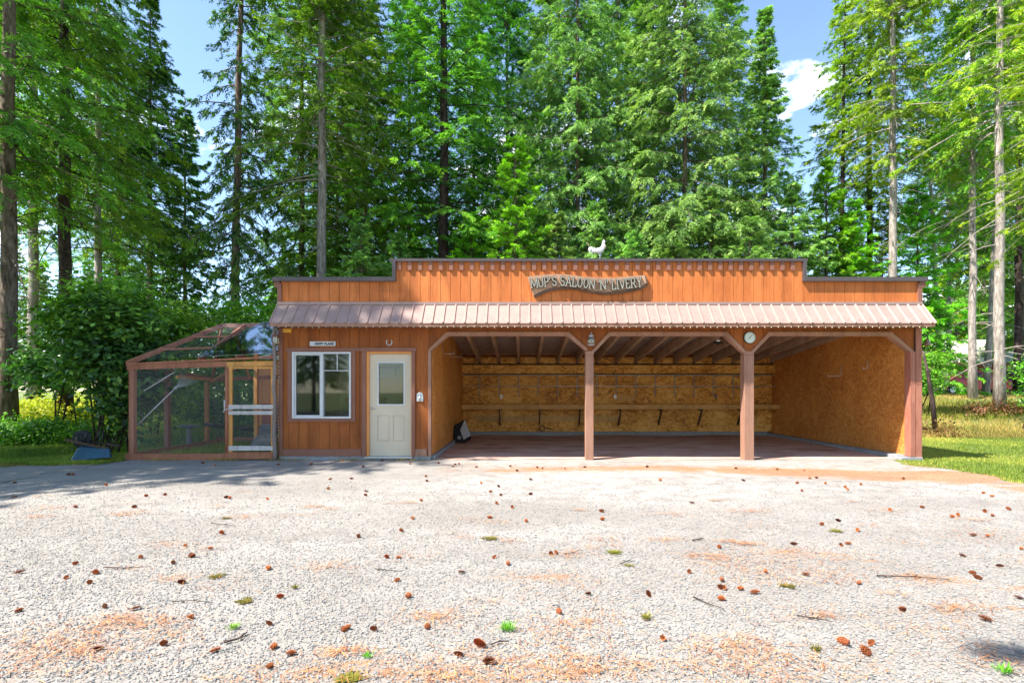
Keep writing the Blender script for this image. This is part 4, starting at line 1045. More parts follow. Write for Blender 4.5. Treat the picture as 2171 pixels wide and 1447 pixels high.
netting((wx(497), YF-.072, .22), (wx(578), YF-.072, .22), (wx(578), YF-.072, zeR-.1), (wx(497), YF-.072, zeR-.1), 'gate_netting')

# henhouse behind
HH = thing('henhouse', (-6.3, 15.6, 0), 'orange boarded henhouse behind the wire run', 'henhouse')
hx0, hx1, hy = wx(549, 15), wx(549, 15)+2.0, 15.0
mb = MB(); strips(mb, hx0, hx1, lambda x: .45, lambda x: 2.25, hy, hy+.02, step=.2); mb.build('front_wall', M['jamb'], HH)
mb = MB(); mb.box(hx0, hx1, hy+.022, hy+1.4, .45, 2.25); mb.build('walls', M['siding_shade'], HH)
mb = MB(); mb.add([(hx0-.1, hy-.12, 2.28), (hx1+.1, hy-.12, 2.28), (hx1+.1, hy+1.5, 2.55), (hx0-.1, hy+1.5, 2.55), (hx0-.1, hy-.12, 2.33), (hx1+.1, hy-.12, 2.33), (hx1+.1, hy+1.5, 2.6), (hx0-.1, hy+1.5, 2.6)], [(0,1,2,3),(7,6,5,4),(0,4,5,1),(1,5,6,2),(2,6,7,3),(3,7,4,0)]); mb.build('roof', M['barnroof'], HH)
mb = MB(); mb.box(hx0+.1, hx0+.75, hy-.03, hy-.002, .5, 1.0); mb.box(hx0+.08, hx0+.77, hy-.05, hy-.002, 1.0, 1.06); mb.build('hatch', M['barnred'], HH)
for x in (hx0+.06, hx1-.06):
    mb = MB(); mb.box(x-.05, x+.05, hy+.05, hy+.15, 0, .449); mb.build('leg', M['runwood'], HH)
# ramp
RP = thing('ramp', (wx(565, 13.5), 13.5, 0), 'grey slatted ramp leading up to the henhouse', 'ramp')
ra, rb_ = Vector((wx(553, 12.4), 12.4, .16)), Vector((wx(574, 14.8), 14.8, .50))
for i in range(14):
    p = ra.lerp(rb_, i/13); mb = MB(); mb.bar(p-Vector((.22, 0, 0)), p+Vector((.22, 0, 0)), .13, .02); mb.build('slat', M['slat'], RP)
for s in (-.2, .2):
    mb = MB(); mb.bar(ra+Vector((s, 0, -.03)), rb_+Vector((s, 0, -.03)), .04, .05); mb.build('rail', M['slat'], RP)
# tools leaning in the run
RK = thing('rake', (wx(282), 11.2, .5), 'long pale handled rake hung aslant inside the netting', 'rake')
a, b = Vector((wx(281, 11.1), 11.1, wz(910, 11.1))), Vector((wx(372, 11.2), 11.2, wz(822, 11.2)))
mb = MB(); mb.tube([a, b], .013, 8); mb.build('handle', M['greywood'], RK)
mb = MB()
for i in range(9):
    t_ = i/8; e_ = Vector((wx(384+t_*34, 11.25), 11.25, wz(790+t_*18, 11.25))); mid = b.lerp(e_, .5)+Vector((.02, 0, -.01)); mb.tube([b, mid, e_], .004, 4)
mb.tube([b-Vector((.02,0,.02)), b+Vector((.02,0,.02))], .028, 8); mb.build('tines', M['steel'], RK)
mb = MB(); mb.tube([(wx(305, 11.1), 11.1, wz(828, 11.1)), (wx(372, 11.15), 11.15, wz(787, 11.15))], .012, 8); o = mb.build('pole', M['greywood']); tag(o, 'short pale pole hung aslant above the rake', 'pole')
# bird bath / stand and perch in the run
S = thing('bird_bath', (wx(400, 14), 14.0, 0), 'low grey bird bath standing inside the netting', 'bird bath')
bx = wx(400, 14.0); mb = MB(); mb.lathe((bx, 14.0, 0), [(.12, 0), (.06, .06), (.05, .40), (.07, .44)], 14); mb.build('pedestal', M['concrete'], S)
mb = MB(); mb.lathe((bx, 14.0, .441), [(.07, 0), (.25, .06), (.26, .08), (.22, .075)], 18); mb.build('bowl', M['concrete'], S)
mb = MB(); mb.tube([(wx(436, 14.4), 14.4, wz(899, 14.4)), (wx(470, 14.1), 14.1, wz(903, 14.1)), (wx(540, 13.5), 13.45, wz(910, 13.5))], [.05, .045, .04], 8); o = mb.build('perch_branch', M['barkdark']); tag(o, 'dark branch perch spanning the posts inside the run', 'perch')

# wheelbarrow upside down
WB = thing('wheelbarrow', (wx(200, 10.9), 10.9, 0), 'blue wheelbarrow turned upside down on the grass by the bushes', 'wheelbarrow')
def q(zx, zy, Y=10.95): return Vector((wx(130+zx*.0691, Y), Y, wz(890+zy*.0691, Y)))
mb = MB()
def ring(pts): return pts
lo = [q(275,1240,10.6), q(1500,1130,10.6), q(1560,1090,11.25), q(330,1190,11.25)]
hi = [q(520,830,10.72), q(1480,860,10.72), q(1500,830,11.12), q(560,800,11.12)]
for k in lo: k.z = max(k.z, .02)
lv = []; nseg = 6
for t_ in (0, .08, .5, .9, 1.0):
    ins = 0 if t_ < .95 else .06
    for i in range(4): 
        c_ = (hi[0]+hi[1]+hi[2]+hi[3])/4; p = lo[i].lerp(hi[i], t_); 
        if ins: p = p.lerp(c_, .18); p.z = hi[i].z+.015
        lv.append(p)
ff = []
for r_ in range(4):
    for i in range(4): ff.append((r_*4+i, r_*4+(i+1) % 4, r_*4+4+(i+1) % 4, r_*4+4+i))
ff.append((16,17,18,19)); mb.add(lv, ff, True); tub = mb.build('tub', M['tub'], WB, bevel=.02)
mb = MB(); mb.tube(lo+[lo[0]], .014, 6); mb.build('rim', M['tub'], tub)
wc = q(640, 590, 10.92); mb = MB()
pr = [(.05,-.05),(.12,-.052),(.17,-.045),(.185,-.025),(.188,.0),(.185,.025),(.17,.045),(.12,.052),(.05,.05)]
mb.lathe(wc, pr, 24, axis='y'); whl = mb.build('wheel', M['rubber'], WB)
mb = MB(); mb.lathe(wc, [(.10,-.056),(.03,-.07),(.03,.07),(.10,.056)], 16, axis='y'); mb.build('rim', M['black'], whl)
for s in (-.16, .16):
    mb = MB(); mb.bar(wc+Vector((-.22, s*.9, .01)), q(1600, 830, 10.92)+Vector((.0, s*1.2, 0)), .035, .045); mb.build('handle', M['darkwood'], WB)
    mb = MB(); a = q(900, 660, 10.92)+Vector((0, s, 0)); mb.tube([a, q(985, 350, 10.92)+Vector((0, s, 0)), q(1085, 350, 10.92)+Vector((0, s, 0)), q(1100, 700, 10.92)+Vector((0, s, 0))], .014, 6); mb.build('leg', M['black'], WB)
    mb = MB(); mb.tube([q(515, 780, 10.92)+Vector((0, s*1.25, 0)), q(525, 1000, 10.75)+Vector((0, s*.2, 0))], .008, 6); mb.build('brace', M['black'], WB)
ORD = ['first','second','third','fourth','fifth','sixth','seventh','eighth','ninth','tenth','eleventh','twelfth','thirteenth','fourteenth','fifteenth','sixteenth','seventeenth','eighteenth','nineteenth','twentieth'] + ['twenty-'+x for x in ['first','second','third','fourth','fifth','sixth','seventh','eighth','ninth']] + ['thirtieth'] + ['thirty-'+x for x in ['first','second','third','fourth','fifth','sixth','seventh','eighth','ninth']]+['fortieth']
# ================================================================ TREES
def unit(v): return v/np.maximum(np.linalg.norm(v, axis=-1, keepdims=True), 1e-9)
FN = 2.1
def conifer(seed, H, Rm, cb, nb, nsp, nlf, leaf=.19, lw=.050, droop=.25, rise=.25, trunk_r=.22, dead=0, bulge=.0, m='fir', mb_='bark', ragged=.25, hang=.3, lean=(0, 0), pw=.82):
    nlf = int(nlf*FN); leaf *= .78; lw *= .68
    r = np.random.default_rng(seed)
    t = np.sort(r.random(nb)**.92)                       # 0 crown foot .. 1 tip
    if cb > .3: t = np.clip(t+.03*np.sin(t*22), 0, 1)
    h = H*(cb+(1-cb)*t*.985)
    prof = np.minimum(1.0, (1-t)**pw*1.22+.02)*(1-bulge*(1-t)**3)
    Lb = Rm*prof*(1-ragged+ragged*2*r.random(nb)*.9); Lb = np.maximum(Lb, .18)
    az = np.arange(nb)*2.39996+r.normal(0, .5, nb)
    d0 = np.stack([np.cos(az), np.sin(az), np.zeros(nb)], 1)
    side = np.stack([-np.sin(az), np.cos(az), np.zeros(nb)], 1)
    el = rise*(t-.35)*1.6 + r.normal(0, .07, nb); dr = droop*(1.15-t)*(.7+.6*r.random(nb))
    lx = lambda hh: lean[0]*(hh/H)**1.6; ly = lambda hh: lean[1]*(hh/H)**1.6
    root = np.stack([lx(h), ly(h), h], 1)
    def along(bi, u):
        s = u*Lb[bi]; z = s*el[bi] - dr[bi]*s*u + .10*dr[bi]*s*u**4*3
        return root[bi] + d0[bi]*s[:, None] + np.array([0, 0, 1])*z[:, None]
    # sprays
    ns = np.maximum(3, (nsp*(.35+.65*Lb/Rm)).astype(int)); bi = np.repeat(np.arange(nb), ns); n = len(bi)
    u = .06+.94*r.random(n)**.8; sg = np.where(r.random(n) < .5, -1.0, 1.0)
    st = along(bi, u); nx_ = along(bi, np.minimum(u+.05, 1.05)); bd = unit(nx_-st)
    spread = .5+.5*r.random(n); tipm = (u > .9); spread = np.where(tipm, spread*.3, spread)
    sd = unit(bd*(1-.35*spread)[:, None] + side[bi]*(sg*spread)[:, None] + np.array([0, 0, 1])*(r.normal(-hang*.45, .22, n))[:, None])
    sl_ = (.16+.34*Lb[bi]*(1.05-u)*.9)*(.7+.6*r.random(n)); sl_ = np.clip(sl_, .18, 1.15)
    nl = np.maximum(6, (nlf*(.45+.55*sl_/.8)).astype(int)); li = np.repeat(np.arange(n), nl); k = len(li)
    v = r.random(k); s2 = np.where(r.random(k) < .5, -1.0, 1.0)
    up = unit(np.cross(sd, np.cross(np.array([0, 0, 1.0]), sd)) + r.normal(0, .35, (n, 3)))
    lat = unit(np.cross(sd, up))
    sag = -hang*.35*(v*sl_[li])**2/np.maximum(sl_[li], .3)
    p = st[li] + sd[li]*(v*sl_[li])[:, None] + np.array([0, 0, 1])*sag[:, None] + r.normal(0, .018, (k, 3))
    ld = unit(sd[li]*.75 + lat[li]*(s2*(.85-.4*v))[:, None] + r.normal(0, .22, (k, 3)) + np.array([0, 0, -hang*.35]))
    ll = leaf*(1.15-.45*v)*(.75+.5*r.random(k))
    wv = unit(np.cross(ld, up[li]+r.normal(0, .55, (k, 3))))*(lw*(.7+.6*r.random(k))/2)[:, None]
    tip = p+ld*ll[:, None]; mid = p+ld*(ll*.4)[:, None]
    V = np.stack([p-wv*.35, mid-wv, tip, mid+wv], 1).reshape(-1, 3); Fc = np.arange(len(V)).reshape(-1, 4)
    sp_t = r.normal(.42, .17, n)+.18*(u-.5); bt = r.normal(0, .10, nb)
    tint = np.clip(sp_t[li]+bt[bi][li]+r.normal(0, .08, k)+.16*(v-.4), 0, 1)
    crown = np_mesh('crown', V, Fc, M[m], tint=np.repeat(tint, 4))
    # trunk and limbs
    W = MB(); nz = 14; pts = []; rd = []
    for i in range(nz+1):
        z = H*(i/nz)**1.0*.985 - (.15 if i == 0 else 0); q = max(0, z)/H
        pts.append((lx(max(z, 0))+trunk_r*.25*math.sin(i*1.7+seed)*(.5 if i else 0), ly(max(z, 0))+trunk_r*.25*math.cos(i*2.3+seed)*(.5 if i else 0), z))
        rd.append(trunk_r*((1-q)**.8*.93+.05)*(1.25 if i == 0 else 1))
    W.tube(pts, rd, 10)
    ii = range(0, nb, 1 if nb < 260 else 2)
    for b in ii:
        P = along(np.full(4, b), np.array([0, .3, .62, .92])); rr = .010+.016*Lb[b]/max(Rm, 1)*1.3
        W.tube([tuple(q) for q in P], [rr, rr*.8, rr*.55, rr*.25], 3, cap=False)
    for i in range(dead):
        z = H*(.06+(cb+.06)*r.random()); a = r.random()*6.28; Ld = (.5+1.6*r.random())*min(1.2, Rm/2); dz = r.normal(-.05, .3)
        P = [(lx(z)+math.cos(a)*Ld*s_, ly(z)+math.sin(a)*Ld*s_, z+dz*Ld*s_-.35*Ld*s_*s_+.02*r.normal()) for s_ in (0, .35, .7, 1)]
        W.tube(P, [.022, .016, .010, .004], 4, cap=False)
        for _ in range(2):
            j = 1+int(r.random()*2); q0 = Vector(P[j]); a2 = a+r.normal(0, .9); W.tube([q0, q0+Vector((math.cos(a2)*.35*Ld, math.sin(a2)*.35*Ld, -.12*Ld))], [.009, .003], 3, cap=False)
    me = bpy.data.meshes.new('trunk'); me.from_pydata(W.v, [], W.f); me.polygons.foreach_set('use_smooth', W.sm); me.materials.append(M[mb_]); me.update()
    return me, crown, H
PRO = {
 'fullA': conifer(11, 24, 3.7, .10, 400, 16, 22, m='fir', trunk_r=.15, droop=.35, bulge=.25, hang=.5),
 'fullB': conifer(12, 24, 3.3, .12, 400, 16, 22, m='fird', mb_='barkdark', trunk_r=.15, droop=.4, hang=.6, bulge=.2),
 'pointed': conifer(29, 19.6, 2.6, .36, 300, 15, 22, m='fird', mb_='bark', trunk_r=.17, dead=20, droop=.35, hang=.5, ragged=.35, pw=1.0),
 'spruceA': conifer(13, 24, 3.7, .04, 520, 17, 22, leaf=.17, lw=.045, m='spruce', trunk_r=.12, droop=.5, hang=.75, bulge=.15),
 'spruceB': conifer(14, 18, 3.1, .05, 340, 16, 22, leaf=.18, lw=.052, m='spruce', trunk_r=.17, droop=.45, hang=.5, bulge=.05, pw=1.15),
 'tallA': conifer(15, 26, 2.9, .33, 250, 15, 20, m='fir', mb_='barkpale', trunk_r=.21, dead=26, droop=.35, ragged=.45, hang=.5),
 'tallB': conifer(16, 27, 3.2, .26, 260, 15, 20, m='fir', mb_='barkdark', trunk_r=.22, dead=22, droop=.35, ragged=.4, hang=.5),
 'tallC': conifer(17, 26, 2.6, .40, 190, 14, 20, m='yellowfir', mb_='barkpale', trunk_r=.19, dead=36, droop=.4, ragged=.55, hang=.6),
 'thin': conifer(18, 25, 1.6, .14, 280, 9, 18, leaf=.2, m='fird', mb_='bark', trunk_r=.17, dead=10, droop=.8, ragged=.5, hang=1.0, lean=(.5, 0)),
 'narrow': conifer(19, 21, 1.9, .22, 190, 11, 20, m='yellowfir', mb_='barkdark', trunk_r=.15, droop=.3, ragged=.5, hang=.4, lean=(.35, .2)),
 'young': conifer(20, 9, 1.9, .03, 170, 14, 22, leaf=.16, lw=.045, m='young', trunk_r=.10, droop=.2, rise=.5, hang=.35, bulge=0),
 'youngB': conifer(21, 8, 2.1, .02, 170, 14, 22, leaf=.16, lw=.045, m='spruce', trunk_r=.10, droop=.3, rise=.4, hang=.5),
 'far': conifer(22, 22, 2.9, .12, 190, 11, 16, leaf=.34, lw=.11, m='fir', mb_='bark', trunk_r=.2, droop=.3, hang=.5, dead=6),
 'farB': conifer(23, 20, 2.6, .10, 190, 11, 16, leaf=.34, lw=.11, m='yellowfir', mb_='barkpale', trunk_r=.18, droop=.3, hang=.5),
 'farC': conifer(24, 22, 2.3, .20, 160, 11, 16, leaf=.34, lw=.11, m='fird', mb_='bark', trunk_r=.18, droop=.3, hang=.5, dead=8),
}
trnd = random.Random(4)
def tree(kind, px, Y, H, label, name='fir_tree', cat='fir tree', group='tall conifers behind the building', wid=1.0, rot=None, tilt=0, X=None):
    tm, cm, H0 = PRO[kind]; X = wx(px, Y) if X is None else X
    o = thing(name, (X, Y, gzf(X, Y)-.02), label, cat, group)
    s = H/H0; o.scale = (s**.6*wid, s**.6*wid, s); o.rotation_euler = (0, R(tilt), trnd.random()*6.28 if rot is None else rot)
    put('trunk', tm, o); put('crown', cm, o)
    return o
T = tree
t1 = T('tallB', 18, 15, 27, 'thick trunked fir at the far left edge of the picture', wid=.98, group='firs left of the building', rot=.4)
for c_ in t1.children:
    if c_.name.startswith('trunk'): c_.material_slots[0].link = 'OBJECT'; c_.material_slots[0].material = M['bark']
T('tallB', 137, 17.5, 25, 'dark trunked fir second from the left, above the bushes', group='firs left of the building', rot=2.1)
T('tallA', 208, 20, 22, 'slim pale trunked fir third from the left', group='firs left of the building', wid=.8, rot=1.0)
T('pointed', 318, 24, 18.9, 'pointed dark fir whose whole tip shows against the sky at left', group='firs left of the building', rot=.2, wid=.98)
T('farC', 392, 26.5, 15.8, 'shorter dark fir just right of the pointed one, with thin trunk', group='firs left of the building', wid=.85)
T('thin', 497, 21, 27, 'tall narrow fir with drooping twigs, standing alone in the sky gap', group='firs left of the building', rot=.1)
T('tallA', 70, 22, 27, 'dark fir filling the gap between the two leftmost trunks', group='firs left of the building')
T('tallB', 250, 29, 21, 'dense fir behind the pale left trunk', group='firs left of the building')
T('fullA', 640, 26, 28, 'dark trunked fir behind the left end of the parapet')
T('tallA', 682, 21, 27, 'pale crooked trunked fir rising above the low left parapet', rot=3.0, wid=1.05)
T('fullA', 775, 25, 20.5, 'full bright fir between the pale trunk and the tall middle fir', rot=1.2)
T('youngB', 765, 19.6, 7.6, 'low bushy fir peeping over the step of the parapet', group='young firs behind the building')
T('tallB', 941, 23, 28, 'tall fir with straight dark trunk behind the left part of the parapet', rot=.9, wid=1.2)
T('fullA', 868, 27, 24, 'full fir behind the straight dark trunk', rot=4)
T('young', 1092, 20.6, 11.2, 'bright green young fir in front of the tall ones, left of the board', group='young firs behind the building')
T('fullB', 1075, 27.5, 26, 'dark tall fir behind the bright young one')
T('spruceA', 1225, 23.5, 27, 'broad blue green spruce above the board with the lettering', 'spruce_tree', 'spruce', rot=.5)
T('fullA', 1310, 28, 29, 'tall fir showing between the two broad spruces')
T('spruceA', 1452, 22.5, 27, 'broadest spruce, right of the rooster figure', 'spruce_tree', 'spruce', rot=2.6, wid=1.05)
T('spruceB', 1622, 22, 16.3, 'pointed spruce whose whole tip shows against the sky at right', 'spruce_tree', 'spruce', rot=1.1)
T('youngB', 1590, 19.6, 7.8, 'low bright spruce in front of the pointed one', 'spruce_tree', 'spruce', 'young firs behind the building')
T('youngB', 1345, 19.5, 7.2, 'low spruce peeping over the parapet behind the rooster figure', 'spruce_tree', 'spruce', 'young firs behind the building')
T('narrow', 1783, 25, 20.3, 'narrow sunny fir in the sky gap right of the spruces', rot=.0)
T('tallB', 1843, 26, 27, 'fir with thin dark trunk above the low right parapet', wid=.8, rot=3.3)
T('tallC', 1893, 22.5, 25, 'fir with straight pale trunk above the low right parapet', rot=1.5, wid=1.0)
T('young', 1752, 23, 10.2, 'light green young fir above the right step of the parapet', group='young firs behind the building')
T('young', 1945, 24, 9.5, 'young fir just above the right end of the parapet', group='young firs behind the building')
T('tallA', 2062, 21.5, 24, 'slim pink barked fir on the bank at right, nearer the building', group='firs on the right bank', rot=.5, wid=.75)
T('tallC', 2119, 19.5, 26, 'pale trunked fir on the right bank with long bare branches', group='firs on the right bank', rot=2.5, wid=.95)
for px, Y, H, k, lab in ((615, 20.5, 6.2, 'youngB', 'low fir just above the left parapet'), (845, 21, 7.6, 'youngB', 'low fir left of the straight dark trunk'), (1000, 21.5, 8.6, 'young', 'low green fir right of the straight dark trunk'), (1180, 20.5, 8.2, 'youngB', 'low spruce above the left end of the lettered board'), (1265, 21.5, 9.0, 'youngB', 'low spruce directly behind the rooster figure'), (1425, 20.5, 8.4, 'youngB', 'low spruce right of the rooster figure'), (1505, 21, 9.4, 'youngB', 'low spruce between the broadest spruce and the pointed one'), (1680, 21, 8.6, 'youngB', 'low spruce at the right step of the parapet'), (1810, 23, 8.5, 'young', 'low green fir left of the thin dark right trunk'), (1870, 25, 8.0, 'young', 'low fir between the dark and the pale right trunks')):
    T(k, px, Y, H, lab, group='young firs behind the building', rot=px*.3)
T('tallC', 2245, 14, 15, 'sunny yellow green fir cut by the right edge of the picture', group='firs on the right bank', wid=.85)
T('tallC', 2090, 25, 24, 'thin fir leaning right between the two pale trunks', group='firs on the right bank', wid=.8, tilt=3.5, rot=0)
T('tallA', 2012, 31, 22, 'far slim straight fir seen right of the bell', group='firs on the right bank', wid=.7, rot=0)
T('tallA', 1996, 29, 22, 'far slim fir leaning left, seen right of the bell', group='firs on the right bank', wid=.7, tilt=-3, rot=0)
T('tallB', 2160, 29, 27, 'dark trunked fir behind the pale trunk at the right edge', group='firs on the right bank')
T('far', 2085, 45, 25, 'big fir standing behind the barn roof', group='firs on the right bank')
for px, Y, H, k, lab in ((715, 30, 25, 'fullA', 'deep behind the pale crooked trunk'), (1005, 31, 27, 'fullB', 'deep behind the bright young fir'), (1385, 30, 28, 'fullB', 'deep between the two broad spruces'), (1165, 31, 27, 'fullA', 'deep behind the left broad spruce'), (1540, 30, 24, 'fullA', 'deep behind the right broad spruce'), (20, 30, 26, 'tallC', 'deep at the far left edge'), (2200, 33, 28, 'fullA', 'deep at the far right edge'), (2030, 47, 26, 'farB', 'sunny, behind the shed beyond the right trunks')):
    T(k, px, Y, H, 'tall fir '+lab, group='second row of tall firs', rot=px*.7)
for i, (X_, Y_) in enumerate([(-15,-17),(-9,-20),(-3,-17),(3,-21),(9,-17),(15,-20),(21,-16),(-21,-14),(27,-19)]):  # unseen firs added to darken the window reflection so the room shows
    T(['fullA', 'tallB', 'fullB'][i % 3], 0, Y_, 22, 'unseen fir added behind the camera for the window reflection, '+ORD[i]+' of the row', X=X_, group='firs added behind the camera', rot=i)
# trees standing left of the picture and behind the camera; their shadows fall on the drive
T('fullA', 0, 6.6, 27, 'full fir outside the left edge whose shadow falls on the wall', X=-14.7, group='firs beside the drive')
T('fullA', 0, 10.0, 22, 'second fir outside the left edge, farther along the drive', X=-16.8, group='firs beside the drive')
T('fullB', 0, 5.3, 26, 'third fir outside the left edge, nearest the camera', X=-19.5, group='firs beside the drive')
T('tallC', 0, -3.5, 26, 'tall fir behind the camera whose branch shadow falls in the bottom right corner', X=-2.12, group='firs beside the drive', wid=1.2, rot=1)
# the wood beyond, tree by tree
br_ = random.Random(12); cnt_ = {}
pass
for i in range(58):
    px = -60+i*40+br_.uniform(-16, 16); Y = br_.uniform(32, 56)
    if 1900 < px < 2230: Y = br_.uniform(66, 80)
    sky_gap = (380 < px < 560) or (1640 < px < 2060)
    H = br_.uniform(10, 15)*(.62 if sky_gap else 1)*Y/40
    k = br_.choice(['far', 'far', 'farB', 'farC'])
    side_ = 'left of the building' if px < 590 else ('behind the building' if px < 1950 else 'beyond the right bank')
    cnt_[side_] = cnt_.get(side_, -1)+1
    T(k, px, Y, H, {'far': 'green', 'farB': 'sunny yellow green', 'farC': 'dark'}[k]+' fir in the wood far '+side_+', '+ORD[cnt_[side_]]+' from the left', group='firs in the wood far '+side_, wid=1.0)

# ================================================================ LEAFY SHRUBS
def leafy(name, loc, label, clumps, n, size, m='leafg', stems=(), group=None, seed=0, flat=.5, cat='bush', spread=.5):
    """clumps: (dx, dy, z, rx, ry, rz) ellipsoids of leaves"""
    r = np.random.default_rng(seed); loc = (loc[0], loc[1], gzf(loc[0], loc[1]))
    o = thing(name, loc, label, cat, group)
    vol = np.array([c[3]*c[4]*c[5] for c in clumps])**.75; vol /= vol.sum()
    allp = []
    nbunch = max(20, n//22); ci = r.choice(len(clumps), nbunch, p=vol); C = np.array(clumps)[ci]
    q = unit(r.normal(0, 1, (nbunch, 3)))*(r.random((nbunch, 1))**.42)*(.85+.45*r.random((nbunch, 1))); bc = C[:, :3]+q*C[:, 3:]
    bi = r.integers(0, nbunch, n); br = .10+.16*r.random(nbunch)
    p = bc[bi]+r.normal(0, 1, (n, 3))*(br[bi]*spread*2)[:, None]*np.array([1, 1, .55])
    p[:, 2] = np.maximum(p[:, 2], .03)
    out_ = unit(p-np.array([0, 0, p[:, 2].mean()]))
    nr = unit(r.normal(0, .5, (n, 3))+np.array([0, 0, .9])+out_*.5)
    a = unit(np.cross(nr, r.normal(0, 1, (n, 3)))); b = np.cross(nr, a)
    s = size*(.6+.8*r.random(n))
    V = np.stack([p-a*s[:, None]*.5, p+b*(s*.32)[:, None]-nr*(s*.05)[:, None], p+a*s[:, None]*.55-nr*(s*.12)[:, None], p-b*(s*.32)[:, None]-nr*(s*.05)[:, None]], 1).reshape(-1, 3)
    tb = r.normal(.5, .27, nbunch); tint = np.clip(tb[bi]+r.normal(0, .12, n), 0, 1)
    put('foliage', np_mesh('foliage', V, np.arange(len(V)).reshape(-1, 4), M[m], tint=np.repeat(tint, 4)), o)
    rr = random.Random(seed)
    mb = MB()
    tg = [c for c in clumps]
    for i in range(max(4, int(len(tg)*1.2))):
        c = tg[i % len(tg)]; x0, y0 = rr.uniform(-.35, .35), rr.uniform(-.2, .2)
        e = (c[0]+rr.uniform(-.4, .4)*c[3], c[1]+rr.uniform(-.4, .4)*c[4], c[2]+rr.uniform(-.2, .5)*c[5])
        mid = ((x0+e[0])*.5+rr.uniform(-.12, .12), (y0+e[1])*.5, e[2]*.55)
        mb.tube([(loc[0]+x0, loc[1]+y0, loc[2]-.05), (loc[0]+mid[0], loc[1]+mid[1], loc[2]+mid[2]), (loc[0]+e[0], loc[1]+e[1], loc[2]+e[2])], [.026, .017, .007], 5)
    mb.build('stems', M['barkdark'], o)
    return o
ls = 'leafy bushes left of the building'
leafy('maple_bush', (wx(247, 12.1), 12.1), 'big dark leafy bush against the left post of the wire run', [(0,0,2.3,1.0,.7,.9),(-.55,0,2.1,.6,.5,.55),(.45,.3,1.8,.7,.5,.8),(-.1,0,3.0,.7,.6,.6),(.15,.2,.8,.4,.35,.8),(.2,-.1,1.3,.5,.4,.6)], 9500, .125, 'leafd', group=ls, seed=31)
leafy('maple_bush', (wx(140, 14.8), 14.8), 'dark leafy bush left of the biggest one, under the fir trunks', [(0,0,2.1,1.0,.7,.7),(-.7,0,1.9,.7,.6,.5),(.4,0,2.8,.8,.6,.7)], 6000, .125, 'leafd', group=ls, seed=32)
leafy('maple_bush', (wx(205, 12.7), 12.7), 'bright green leafy bush rising behind the dark ones', [(0,0,3.3,1.1,.7,.8),(.5,0,2.9,.9,.6,.8),(-.6,0,2.9,.8,.6,.6),(.9,0,3.6,.5,.5,.5)], 7500, .12, 'leafg', group=ls, seed=33)
leafy('maple_bush', (wx(330, 15.6), 15.6), 'green leafy bush behind the left side of the wire run', [(0,0,2.2,1.0,.8,1.2),(.8,0,3.0,.9,.8,.8),(-.5,0,3.3,1.1,.8,.8),(.3,0,1.0,1.2,.6,.7)], 9000, .12, 'leafg', group=ls, seed=34)
leafy('maple_bush', (wx(455, 17.2), 17.2), 'bright bush seen through the middle of the wire run', [(0,0,1.8,1.6,.8,1.2),(-.8,0,3.3,1.2,.8,.9),(.8,0,3.2,1.2,.8,1.0),(0,0,.7,1.6,.6,.5)], 15000, .10, 'leafg', group=ls, seed=35)
leafy('maple_bush', (wx(560, 18.6), 18.6), 'leafy bush behind the henhouse', [(0,0,2.4,1.5,.8,1.3),(-.6,0,3.9,1.3,.8,.8),(.4,0,.8,1.5,.6,.6)], 12000, .11, 'leafg', group=ls, seed=36)
for i, (px, Y, hh, lab) in enumerate([(25, 16.5, 1.0, 'low yellow green bush at the foot of the thick left trunk'), (85, 17.5, 1.1, 'sunny yellow green bush between the two leftmost trunks'), (170, 18.0, 1.0, 'sunny low bush right of the dark trunk'), (110, 14.2, .7, 'small dark weedy bush on the grass left of the wheelbarrow'), (40, 14.2, .6, 'small weedy bush at the left edge of the grass'), (235, 19.5, 1.2, 'yellow green bush behind the wheelbarrow'), (320, 21.5, 1.3, 'yellow green bush glimpsed through the left netting')]):
    leafy('undergrowth_bush', (wx(px, Y), Y), lab, [(0,0,hh*.55,1.2,.7,hh*.5),(.7,.2,hh*.4,.8,.6,hh*.4),(-.8,0,hh*.45,.9,.6,hh*.4)], 5200, .075, 'leafy' if i in (1, 2, 5, 6, 0) else 'leafg', group='undergrowth left of the building', seed=50+i)
leafy('sapling', (wx(1962, 19), 19), 'small pale green sapling right of the corner post of the building', [(0,0,1.3,.5,.4,.6),(.3,0,1.9,.45,.4,.4)], 2600, .09, 'leafg', seed=70, cat='sapling')
leafy('undergrowth_bush', (wx(2185, 17.5), 17.5), 'bright green bush low at the right edge of the bank', [(.5,0,1.8,.8,.6,.6),(.8,0,1.2,.9,.6,.6)], 4500, .09, 'leafg', seed=72)
leafy('undergrowth_bush', (wx(1950, 26), 26), 'bright leafy bush behind the bell', [(0,0,2.6,1.2,.8,1.2),(-.3,0,3.9,1.0,.7,.8),(.6,0,3.9,.9,.7,.7)], 7000, .12, 'leafg', seed=73)

